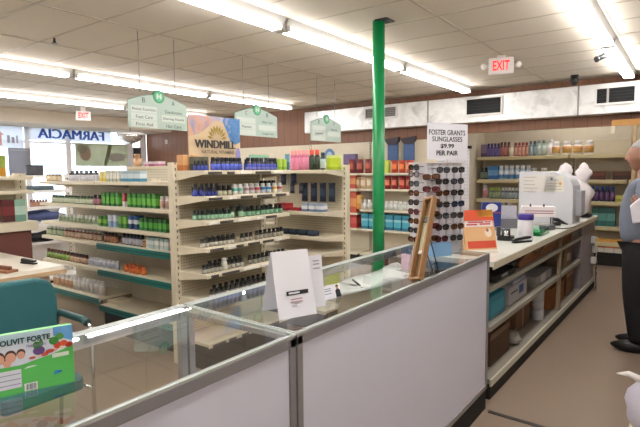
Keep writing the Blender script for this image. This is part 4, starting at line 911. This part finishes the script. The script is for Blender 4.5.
uc('paper_stack', 'flat grey paper ream lying on the middle shelf', 'paper', -.25, 2.1, Zs[1], (.3, .7, .1), '#9a9896', 0, [('wrapper', (.3, .6, 0, 1), '#b9b7b4')])
uc('carton', 'small tan carton standing on the middle shelf near the upright', 'box', -.2, 3.3, Zs[1], (.25, .4, .24), '#8d7a62', 0, [('label', (.2, .7, .3, .7), '#c4b8a4')])
uc('carton', 'white carton of papers standing past the upright on the upper shelf', 'box', -.22, 3.65, Zs[2], (.3, .4, .1), '#a9a39c', 0, [('stripe', (.1, .9, .2, .4), '#7d6a5a')])
uc('carton', 'tan carton with a torn lid past the orange brown one', 'box', -.28, 3.55, Zs[0], (.36, .45, .3), '#7d5f44', 0, [('flap', (0, 1, .82, 1.0), '#a3835f')])
uc('folder_stack', 'pile of pale folders lying on top of the grey printer', 'folders', -.25, 1.15, Zs[1]+.163, (.28, .4, .05), '#8d8f9c', 0, [('edge', (0, 1, .4, .5), '#c9c9cf')])
uc('cable_box', 'black power box beside the binder on the upper shelf', 'power box', -.16, .9, Zs[2], (.16, .2, .08), '#17171a', 0, [('light', (.7, .8, .4, .6), '#8d3a30')], .4)
t = thing('hanging_cable', 'black cable drooping along the front of the upper counter shelf', 'cable', cpt(-.02, .3, .97))
MB().tube([(-.0, 0, 0), (.0, .4, -.09), (-.0, .9, -.02), (0, 1.3, -.1), (-.01, 1.7, -.0)], .008, 6).build('cable', BLACK, t)
for i in range(3):
    t = thing('paper_roll', f'{nth(i)} white paper roll up in the column on the bottom shelf', 'roll', cpt(-.14, 2.02, Zs[0]+.115*i), 0, 'white paper rolls')
    MB().lathe([(.06, 0), (.065, .004), (.065, .108), (.06, .112)], seg=18).build('paper', M('#c4c6cc', .7), t); MB().lathe([(.02, .112), (.02, .114)], seg=12).build('core', M('#6d5a48', .7), t)
t = thing('plastic_wrap', 'crumpled clear plastic wrap on the bottom shelf', 'wrap', cpt(-.12, 1.02, Zs[0]))
MB().ball((0, 0, .06), (.07, .11, .07), 14, 9, 0, lambda v: v*(1+.25*math.sin(9*v.x+4*v.z)*math.cos(8*v.y))).build('wrap', M('#9a958c', .2, 0, .1), t)
t = thing('power_strip', 'white power adapters and dangling cables at the counter end', 'power strip', cpt(.0, 4.6, F))
for k, (z, y) in enumerate(((.62, 0), (.46, .12), (.3, .04))):
    bx(-.02, .05, y, y+.09, Z(z)-.0, Z(z)+.1).build('adapter', M('#c9c6c2', .5), t, bevel=.008)
    MB().tube([(.03, y+.04, Z(z)), (.06, y+.05, Z(z)-.15), (.03, y+.12, Z(z)-.3), (.05, y+.06, .02)], .006, 6).build('cable', M('#4a4648' if k else '#b9b5b0', .5), t)
# ------------------------------------------------------------------ alcove wall shelf stock
S = [az(.232), az(.71), az(1.163), az(1.557), az(2.02)]
kA = AY/10.4
def A(u, off=.12): y = AY+off; return (xu(u, y), y)
def arow(make, lv, u0, u1, n, desc, cat, where='behind the white panel', start='white panel', off=.12, **k):
    wh = f'on the {["floor", "low", "third", "middle", "top"][lv]} alcove shelf'
    return row(make, n, A(u0, off), A(u1, off), S[lv], desc, cat, wh, start, desc+'s '+wh, jit=.006, **k)
arow(lambda: carton('carton', .11, .12, .27, [(.3, '#5d4a62'), (.7, '#8a7490')]), 4, 482, 485, 1, 'Faded mauve carton by the white panel', 'box')
arow(lambda: B('lotion_bottle', .29, .05, '#4a3f86', '#6f63a8', '#3a2f6e'), 4, 488, 498, 4, 'purple lotion bottle', 'bottle')
arow(lambda: B('lotion_bottle', .31, .05, '#7a3d3a', '#b0706a', '#5a2a28'), 4, 501, 508, 3, 'brick red lotion bottle', 'bottle')
arow(lambda: B('lotion_bottle', .27, .055, '#d2c9b2', '#e4dcc8', '#cfc4a6'), 4, 511, 511, 1, 'Cream lotion bottle among the red ones', 'bottle')
arow(lambda: B('lotion_bottle', .29, .055, '#a4584c', '#cf9a86', '#7a2c28'), 4, 515, 526, 4, 'coral lotion bottle', 'bottle')
arow(lambda: B('lotion_bottle', .31, .05, '#5d7683', '#93a8b0', '#40545e'), 4, 530, 534, 2, 'slate blue lotion bottle', 'bottle')
arow(lambda: B('lotion_bottle', .32, .055, '#8ba69c', '#c3d0c6', '#5d6f66'), 4, 538, 543, 2, 'pale green lotion bottle', 'bottle')
arow(lambda: B('lotion_bottle', .33, .06, '#d9d6d2', '#e4e2de', '#c9c6c2'), 4, 548, 551, 1, 'Tall white lotion bottle next to the jars', 'bottle')
arow(lambda: bottle('supplement_jar', .28, .085, '#e8e2d8', '#c9a05a', '#ece8e2', cap_h=.24, lab=(.2, .82), label2='#b98648', seg=18), 4, 555, 588, 4, 'big orange-label white jar', 'jar')
arow(lambda: B('lotion_bottle', .26, .055, '#1f2422', '#7d8a78', '#101212'), 3, 482, 486, 2, 'black bottle', 'bottle')
arow(lambda: carton('carton', .11, .12, .29, [(.3, '#2c66a4'), (.4, '#6fa0cc'), (.3, '#3a78b4')]), 3, 491, 496, 2, 'blue carton', 'box')
arow(lambda: B('lotion_bottle', .3, .055, '#bcd2e4', '#5f95c8', '#e4e9ee', label2='#dfe6ee'), 3, 501, 528, 6, 'blue and white bottle', 'bottle')
arow(lambda: B('supplement_jar', .24, .07, '#cfd0c4', '#c3c8b6', '#e2e2dc', cap_h=.24), 3, 534, 543.5, 2, 'white tub', 'tub')
arow(lambda: carton('carton', .3, .2, .16, [(.5, '#4f2820'), (.5, '#6d3a2c')]), 3, 594, 599, 1, 'Brown carton beside the carrier bag', 'box')
arow(lambda: carton('carton', .28, .2, .16, [(.5, '#40241c'), (.5, '#5d3226')]), 3, 619, 624, 1, 'Dark brown carton by the man', 'box')
arow(lambda: B('lotion_bottle', .3, .055, '#d9cfd2', '#c48a8f', '#e6e0de'), 2, 484, 487, 1, 'Pink and white pump bottle', 'bottle')
arow(lambda: B('lotion_bottle', .24, .05, '#6f7c6a', '#9fb08c', '#9fc43a', cap_h=.25), 2, 491, 499, 4, 'lime-capped bottle', 'bottle')
arow(lambda: B('lotion_bottle', .24, .05, '#5d6870', '#a9b4b8', '#dfe4e6', cap_h=.25), 2, 503, 520, 6, 'white-capped bottle', 'bottle')
arow(lambda: B('lotion_bottle', .27, .055, '#9aa08c', '#c9c9b4', '#dedbd0'), 2, 586, 588, 1, 'Pale bottle at the hood corner', 'bottle')
arow(lambda: B('lotion_bottle', .29, .06, '#1c2350', '#6a4a78', '#2c56a8'), 2, 592, 613, 5, 'navy bottle', 'bottle')
arow(lambda: carton('carton', .22, .2, .12, [(.5, '#a9a23c'), (.5, '#c9c462')]), 2, 621, 626, 1, 'Yellow carton low beside the navy bottles', 'box')
arow(lambda: carton('carton', .15, .2, .36, [(.3, '#2d6a64'), (.4, '#5a958c'), (.3, '#23544e')]), 1, 597, 613, 3, 'teal and grey carton', 'box')
arow(lambda: carton('carton', .2, .2, .26, [(.35, '#d6cfc4'), (.35, '#c9683c'), (.3, '#d4a04c')]), 0, 602, 622, 3, 'orange and white carton', 'box')

# ------------------------------------------------------------------ the window side
t = unit('gondola_shelf', 'cream shelf end with a thick ledge beside the checkout counter', (-5.9, -1.4, UF), PI/2, 4.05, .36, [1.645, 1.8], 1.83, base=.2, brk=0, post_w=.12, peg=CREAM, backH=1.8)
bx(.006, 4.06, -.03, .36, 1.2, 1.3).build('ledge', CREAM, t, bevel=.006)
bx(.006, 4.0, .02, .34, .2, 1.2).build('red_panel', M('#6d4038', .6), t)
def E_(u, x=-6.02): return (x, yu(u, x))
row(lambda: carton('carton', .09, .16, .24, [(.3, '#4a1c20'), (.4, '#7a2c30'), (.3, '#5a2024')]), 2, E_(3), E_(9.5), 1.232, 'dark red carton', 'box', 'on the thick ledge beside the checkout', 'window side', 'dark red cartons', rz=PI/2)
row(lambda: carton('carton', .07, .16, .24, [(.3, '#6f9c8c'), (.4, '#b9d6c6'), (.3, '#8db8a4')]), 2, E_(14.5), E_(20), 1.232, 'mint carton', 'box', 'on the thick ledge beside the checkout', 'window side', 'mint cartons', rz=PI/2)
row(lambda: carton('carton', .07, .14, .22, [(.4, '#c98f1c'), (.6, '#8fa43c')]), 1, E_(1, -6.0), E_(1, -6.0), 1.732, 'Yellow and green carton', 'box', 'on the top of the cream shelf end', '', None, rz=PI/2)
t = thing('checkout_counter', 'white checkout counter with a tan edge behind the teal chair', 'counter', (-4.42, 2.2, F))
bx(-1.4, 0, -3.2, 0, 1.03, 1.08).build('countertop', M('#e9e2d4', .3, 0, .04, 3), t, bevel=.005); bx(-1.39, .012, -3.19, .012, 1.01, 1.045).build('edge_strip', M('#b89c78', .5), t); bx(-1.35, -.1, -3.15, -.08, 0, 1.03).build('body', M('#d6cbb6', .55), t)
t = thing('stapler', 'black stapler on the white checkout counter', 'stapler', (-4.75, 2.05, .952), .2)
bx(-.09, .09, -.02, .02, 0, .012).build('base', BLACK, t); MB().prism([(-.09, .015), (.08, .02), (.09, .035), (-.08, .045)], (0, -.015, 0), XA, ZA, -.03, 0).build('arm', BLACK, t)
t = thing('wooden_block', 'small brown note holder on the white checkout counter', 'holder', (-4.52, 1.76, .952), .2)
bx(-.1, .1, -.05, .05, 0, .02).build('base', M('#9c6a4c', .5), t); bx(-.08, .08, -.01, .01, .02, .05).build('clip', M('#7a4a34', .5), t)
# low rack by the window
t = unit('window_rack', 'white rack with dark goods standing by the shop window', (-8.0, 3.3, UF), PI/2, 1.0, .4, [.78, 1.06, 1.32, 1.57, 1.8], 1.82, base=.2, brk=0, post_w=.04, peg=WHITE, shelf_mat=WHITE, backH=.9)
def Wd(u, x=-8.15): return (x, yu(u, x))
row(lambda: carton('radio', .23, .12, .16, [(.12, '#26262a'), (.76, '#3a3a40'), (.12, '#1c1c1f')]), 2, Wd(31.5), Wd(40), 1.73, 'black radio', 'radio', 'on top of the white window rack', 'window side', 'black radios', rz=PI/2)
row(lambda: carton('carton', .4, .2, .07, [(.5, '#3c4a52'), (.5, '#56656c')]), 1, Wd(38), Wd(38), 1.5, 'Flat slate carton lying', 'box', 'on the white window rack', '', None, rz=PI/2)
row(lambda: B('supplement_bottle', .11, .035, '#9c5f4c', '#c99a84', '#7a4034'), 6, Wd(31), Wd(46), 1.25, 'terracotta bottle', 'bottle', 'on the white window rack', 'window side', 'terracotta bottles')
t = thing('folded_cloth', 'blue and grey folded cloth on the white window rack', 'cloth', (*Wd(43, -8.15), .992), PI/2)
MB().ball((0, 0, .11), (.26, .15, .12), 16, 10, 0, lambda v: Vector((v.x*(1+.1*math.sin(6*v.y)), v.y, max(v.z, -.9)*(1+.2*math.sin(5*v.x))))).build('cloth', M('#4a5684', .8, 0, .3, 9), t); MB().ball((.1, -.05, .2), (.12, .1, .06), 12, 8).build('fold', M('#b9bcc6', .8), t)
t = thing('folded_cloth', 'black folded cloth low on the white window rack', 'cloth', (*Wd(41, -8.12), .712), PI/2)
MB().ball((0, 0, .07), (.26, .14, .08), 16, 10, 0, lambda v: Vector((v.x*(1+.1*math.sin(6*v.y)), v.y, max(v.z, -.85)*(1+.2*math.sin(5*v.x))))).build('cloth', M('#17171a', .8), t)
# banners and posters in the shop window
X = XL+.02
BAN = thin_mat('#eef1f6')
t = thing('window_banner', 'white window banner with blue lettering that reads from the street', 'banner', (X, 6.95, 2.6))
MB().prism(rect(-1.2, 1.1, -.0, .36), (0, 0, 0), YA, ZA, 0, .004).build('sheet', BAN, t)
for k in (-.016, 0, .016): text('lettering', 'FARMACIA', M('#2a5cc0', .5), t, (.006+k*.02, k, .05), (0, -1, 0), 1.75, .24, 0, .004)
t = thing('window_banner', 'white window banner with grey and red marks above the grey poster', 'banner', (X, 5.1, 2.38))
MB().prism(rect(-.75, .62, 0, .56), (0, 0, 0), YA, ZA, 0, .004).build('sheet', BAN, t)
for a, b2, c, d2 in ((-.42, -.36, .12, .3), (-.3, -.24, .12, .26), (.26, .32, .12, .3), (.36, .42, .12, .26), (.46, .5, .12, .3)): MB().prism(rect(a, b2, c, d2), (0, 0, 0), YA, ZA, .004, .007).build('grey_mark', M('#a9a9b8', .5), t)
MB().prism([(-.08, .05), (.14, .05), (.14, .3), (.2, .3), (.03, .46), (-.14, .3), (-.08, .3)], (0, 0, 0), YA, ZA, .0085, .011).build('emblem', M('#dda6a6', .5), t)
t = thing('window_poster', 'large window poster of a pale face and a green leaf', 'poster', (X, 7.78, 1.95))
MB().prism(rect(-.78, .76, 0, .62), (0, 0, 0), YA, ZA, 0, .004).build('sheet', thin_mat('#dcdcca', '#b0b49a'), t)
MB().prism(ell(-.5, .34, .16, .2), (0, 0, 0), YA, ZA, .004, .006).prism(ell(-.6, .46, .14, .12), (0, 0, 0), YA, ZA, .006, .007, 1).build('face_print', [thin_mat('#d6c4b0', '#c4ad98'), thin_mat('#c4bda8', '#aaa690')], t)
MB().prism([(.0, .0), (.1, .0), (.3, .6), (.18, .62)], (0, 0, 0), YA, ZA, .004, .006).build('leaf_print', thin_mat('#a3b088', '#98a67c'), t)
MB().prism(ell(.42, .25, .26, .12), (0, 0, 0), YA, ZA, .004, .006).build('pale_print', thin_mat('#d8d4cc'), t)
t = thing('window_poster', 'grey poster in the shop window under the marked banner', 'poster', (X, 5.6, 1.72))
MB().prism(rect(-.24, .26, 0, .66), (0, 0, 0), YA, ZA, 0, .004).build('sheet', thin_mat('#b4b4ba', '#9a9aa2'), t)
MB().prism(rect(-.2, .22, .6, .62), (0, 0, 0), YA, ZA, .004, .006).build('stripe', M('#c9c9cc', .6), t)
o = thing('wall_plate', 'small white wall plate on the brown wood wall', 'wall plate', (xu(168.5, YB), YB-.012, 2.58))
bx(-.06, .06, 0, .012, 0, .12).build('plate', M('#cdb4ac', .5), o, bevel=.003); bx(-.015, .015, -.006, 0, .04, .08).build('switch', M('#b49a92', .5), o)

# ------------------------------------------------------------------ teal chair
t = thing('armchair', 'teal upholstered armchair with chrome legs behind the glass case', 'chair', (-3.72, 1.47, F), 0)
UP = M('#2f6468', .6, 0, .04, 12, .3)
bk = MB(); n = 16; vs = []
prof = lambda s: 1-.0*abs(s)
pts = []
for k in range(n+1):
    a = PI*k/n; pts.append((.3*(abs(math.cos(a))**.45)*(1 if math.cos(a) > 0 else -1), .86+.29*math.sin(a)**.5))
bk.prism([(-.27, .5), (.27, .5)]+pts, (0, 0, 0), YA, ZA, -.04, .05); bk.build('backrest', UP, t, bevel=.02)
bx(.05, .47, -.26, .25, .42, .53).build('seat', UP, t, bevel=.03)
for s in (-1, 1):
    y = s*.31
    a = MB().tube([(.02, y, .865), (.06, y, .875), (.36, y, .875), (.42, y, .86)], .026, 10); a.build('armrest', M('#2c4f50', .5), t)
    MB().tube([(.0, y, .78), (.03, y, .85), (.06, y, .87)], .013).tube([(.0, y, .78), (.02, y, .4), (-.02, y, .012)], .013).build('leg', CHROME, t)
    MB().tube([(.4, y, .868), (.45, y, .84), (.47, y, .78), (.46, y, .4), (.46, y, .012)], .013).build('leg', CHROME, t)
    MB().tube([(.02, y, .4), (.46, y, .4)], .011).tube([(.2, y, .4), (.2, y-s*.1, .43)], .011).build('side_rail', CHROME, t)
MB().tube([(-.0, -.31, .55), (-.0, .31, .55)], .012).build('back_rail', CHROME, t)

# ------------------------------------------------------------------ bag in the near corner
t = thing('merchandise_bin', 'cream bin at the frame edge carrying a white plastic bag', 'bin', (-.06, 3.6, F), 0)
b = MB(); b.box(-.2, .3, -.25, .25, 0, .24); b.build('bin', M('#d8d0b8', .55), t, bevel=.006)
bx(-.13, -.06, .17, .24, .24, .75).build('tag_post', M('#c2ae74', .6), t)
t = thing('carrier_bag', 'crumpled white plastic carrier bag hanging on the cream bin', 'bag', (-.12, 3.53, F+.25), 0)
MB().ball((0.03, 0, .225), (.19, .16, .23), 18, 12, 0, lambda v: Vector((v.x*(1-.35*max(0, v.z))*(1+.06*math.sin(8*v.z+3*v.y)), v.y, v.z))).build('body', M('#dcd9e6', .35, 0, .02, 8, .5, .4, 12), t)
MB().tube([(-.06, -.05, .37), (-.14, -.06, .40), (-.2, -.05, .385)], [.025, .018, .004], 8).build('handle', M('#e4dfdc', .35), t)
# ------------------------------------------------------------------ the man
def skin(name, V_, Eg, mat, parent=None, sub=2, root=0):
    me = bpy.data.meshes.new(name); me.from_pydata([v[:3] for v in V_], Eg, []); o = bpy.data.objects.new(name, me); COL.objects.link(o)
    o.modifiers.new('s', 'SKIN'); sv = me.skin_vertices[0].data
    for i, v in enumerate(V_):
        r = v[3]; sv[i].radius = r if isinstance(r, tuple) else (r, r); sv[i].use_root = i == root
    m = o.modifiers.new('u', 'SUBSURF'); m.levels = sub; m.render_levels = sub
    bpy.context.view_layer.update()
    new = bpy.data.meshes.new_from_object(o.evaluated_get(bpy.context.evaluated_depsgraph_get()))
    bpy.data.objects.remove(o)
    new.materials.clear(); new.materials.append(mat)
    for p in new.polygons: p.use_smooth = True
    ob = bpy.data.objects.new(name, new); COL.objects.link(ob)
    if parent: ob.parent = parent
    return ob
SKIN = M('#8f6450', .5, 0, .05, 14); SHIRT = M('#6c7280', .8, 0, .05, 20); TROU = M('#0f1013', .75); HAIR = M('#8f8a86', .7, 0, .2, 60)
# local axes: +x is where he faces, +y his left side, z up; his height is 2.06 in this room's scale
man = thing('person', 'grey-haired man in a grey blue shirt and black trousers standing in the aisle', 'person', (-.38, 6.1, F), PI-.06)
S_ = 2.15/1.78
def s(*p): return tuple(v*S_ for v in p[:3])+((p[3] if isinstance(p[3], tuple) else p[3])*1.,) if not isinstance(p[3], tuple) else tuple(v*S_ for v in p[:3])+(tuple(r*S_ for r in p[3]),)
def sp(x, y, z, r): return (x*S_, y*S_, z*S_, tuple(q*S_ for q in r) if isinstance(r, tuple) else r*S_)
# one continuous body: pelvis, spine, neck, arms, legs
BV = [sp(0, 0, .95, (.1, .1)), sp(.0, 0, 1.12, (.1, .1)), sp(-.01, 0, 1.32, (.11, .1)), sp(-.01, 0, 1.44, (.1, .08)), sp(.0, 0, 1.5, .056), sp(.015, 0, 1.58, .06),
      sp(0, .17, 1.42, .06), sp(-.13, .27, 1.12, .048), sp(-.04, .26, 1.2, .036), sp(-.02, .255, 1.225, .03),
      sp(0, -.17, 1.42, .06), sp(-.02, -.26, 1.14, .048), sp(.0, -.265, .92, .036), sp(.01, -.265, .88, .03),
      sp(0, .095, .86, .085), sp(.02, .1, .49, .056), sp(-.01, .105, .09, .042),
      sp(0, -.095, .86, .085), sp(.02, -.1, .49, .056), sp(-.01, -.105, .09, .042)]
BE = [(0, 1), (1, 2), (2, 3), (3, 4), (4, 5), (3, 6), (6, 7), (7, 8), (8, 9), (3, 10), (10, 11), (11, 12), (12, 13), (0, 14), (14, 15), (15, 16), (0, 17), (17, 18), (18, 19)]
body = skin('body', BV, BE, SKIN, man)
# head: an ovoid with brow, nose, mouth, chin and ears, joined into the body mesh
hb = MB(); hc = Vector((.035, 0, 1.66))*S_; R = (.102*S_, .08*S_, .13*S_)
def face(v):
    x, y, z = v
    f = max(0, x)
    k = 1.
    if z < -.2: x *= 1-.12*(-z-.2); y *= 1-.38*(-z-.2)                      # jaw
    if f > .3:
        x += .05*math.exp(-((z-.22)/.12)**2)*math.exp(-(y/.55)**2)           # brow
        x -= .06*math.exp(-((z-.06)/.1)**2)*math.exp(-((abs(y)-.36)/.16)**2) # eye sockets
        x += .22*math.exp(-((z+.2)/.13)**2)*math.exp(-(y/.15)**2)+.1*math.exp(-((z-.0)/.15)**2)*math.exp(-(y/.1)**2)   # nose
        x += .05*math.exp(-((z+.5)/.06)**2)*math.exp(-(y/.3)**2)-.03*math.exp(-((z+.56)/.03)**2)*math.exp(-(y/.28)**2) # lips
        x += .1*math.exp(-((z+.85)/.16)**2)*math.exp(-(y/.4)**2)             # chin
    return Vector((x, y, z))
hb.ball(hc, R, 40, 32, 0, face)
for sy in (-1, 1): hb.ball((hc.x-.012*S_, sy*.078*S_, hc.z-.004*S_), (.02*S_, .009*S_, .032*S_), 12, 8)
# hands: palm, four bent fingers, thumb
def hand(sy):
    w, f, u, q = (Vector((-.02, .255, 1.225))*S_, Vector((.45, -.2, .8)).normalized(), Vector((-.8, 0, .45)).normalized(), Vector((0, 1, 0))) if sy > 0 else (Vector((.01, -.265, .88))*S_, Vector((.1, 0, -1)).normalized(), Vector((1, 0, .1)).normalized(), Vector((0, -1, 0)))
    hb.ball(w+f*.045*S_, (.043*S_, .022*S_, .055*S_), 12, 8)
    for i, ln in enumerate((.066, .076, .072, .056)):
        b0 = w+f*.08*S_+u*(.03-.02*i)*S_; b1 = b0+f*ln*.5*S_; b2 = b1+(f*.6-q*.5)*ln*.35*S_; b3 = b2+(f*.2-q*.8)*ln*.3*S_
        hb.tube([b0-f*.02*S_, b0, b1, b2, b3], [.0095*S_, .0095*S_, .009*S_, .008*S_, .006*S_], 8)
    t0 = w+f*.03*S_+u*.035*S_
    hb.tube([t0, t0+(f*.5+u*.8).normalized()*.035*S_, t0+(f*.8+u*.5).normalized()*.065*S_], [.012*S_, .011*S_, .007*S_], 8)
for sy in (-1, 1): hand(sy)
me = body.data; k = len(me.vertices)
import bmesh
bm = bmesh.new(); bm.from_mesh(me)
vs = [bm.verts.new(v) for v in hb.v]
for f in hb.f:
    try: fc = bm.faces.new([vs[i] for i in f]); fc.smooth = True
    except ValueError: pass
bm.to_mesh(me); bm.free()
for sy in (-1, 1):
    MB().ball((hc.x+.081*S_, sy*.027*S_, hc.z+.008*S_), (.008*S_, .011*S_, .007*S_), 10, 7).build('eye', M('#2c2420', .2), man)
    MB().tube([(hc.x+.094*S_, sy*.012*S_, hc.z+.026*S_), (hc.x+.09*S_, sy*.03*S_, hc.z+.031*S_), (hc.x+.076*S_, sy*.047*S_, hc.z+.026*S_)], .006*S_, 6).build('eyebrow', M('#8a8380', .8), man)
MB().tube([(hc.x+.092*S_, -.022*S_, hc.z-.058*S_), (hc.x+.1*S_, 0, hc.z-.056*S_), (hc.x+.092*S_, .022*S_, hc.z-.058*S_)], .0035*S_, 6).build('mouth', M('#7a4a42', .5), man)
hair = MB()
hair.ball(hc+Vector((-.012, 0, .012))*S_, (R[0]*1.06, R[1]*1.08, R[2]*1.03), 28, 20, 0, lambda v: Vector((v.x if v.z > .45 or v.x < .1 else .1-(.1-v.x)*.2, v.y if v.x < .25 or v.z > .5 else v.y*.9, max(v.z, -.35 if v.x < -.2 else (.05 if v.x < .25 else .42))))*(1+.015*math.sin(23*v.y)))
hair.build('hair', HAIR, man)
# clothes
SV = [sp(.01, 0, .915, (.15, .15)), sp(.02, 0, .99, (.162, .162)), sp(.035, 0, 1.14, (.168, .168)), sp(.03, 0, 1.3, (.165, .15)), sp(.0, 0, 1.42, (.12, .1)), sp(.0, 0, 1.485, (.07, .07)),
      sp(0, .175, 1.42, .078), sp(-.13, .27, 1.12, .066), sp(-.055, .262, 1.185, .05),
      sp(0, -.175, 1.42, .078), sp(-.02, -.26, 1.14, .066), sp(.0, -.265, .94, .05)]
skin('shirt', SV, [(0, 1), (1, 2), (2, 3), (3, 4), (4, 5), (4, 6), (6, 7), (7, 8), (4, 9), (9, 10), (10, 11)], SHIRT, man)
TV = [sp(.005, 0, .98, (.135, .135)), sp(.02, .1, .84, .125), sp(.03, .105, .5, .098), sp(-.005, .11, .07, .066), sp(.02, -.1, .84, .125), sp(.03, -.105, .5, .098), sp(-.005, -.11, .07, .066)]
skin('trousers', TV, [(0, 1), (1, 2), (2, 3), (0, 4), (4, 5), (5, 6)], TROU, man)
for sy in (-1, 1):
    MB().ball((.055*S_, sy*.112*S_, .045*S_), (.142*S_, .052*S_, .055*S_), 18, 10, 0, lambda v: Vector((v.x, v.y*(1-.15*max(0, -v.x)), max(v.z, -.8) if v.x < .2 else max(v.z*(1-.3*v.x), -.8)))).build('shoe', M('#0b0b0c', .4), man)
t = thing('folded_paper', 'white folded paper the man holds at his chest', 'paper', (-.38, 5.765, 1.27), PI)
MB().prism([(-.06, -.03), (.07, -.05), (.1, .12), (.02, .2), (-.07, .16)], (0, 0, 0), (.95, .3, 0), (0, .0, 1), -.012, .012).build('sheet', M('#eceaf2', .6), t, bevel=.008)

# ------------------------------------------------------------------ lift everything so that the floor is at zero
for o in SC.objects:
    if o.parent is None: o.location.z += -F
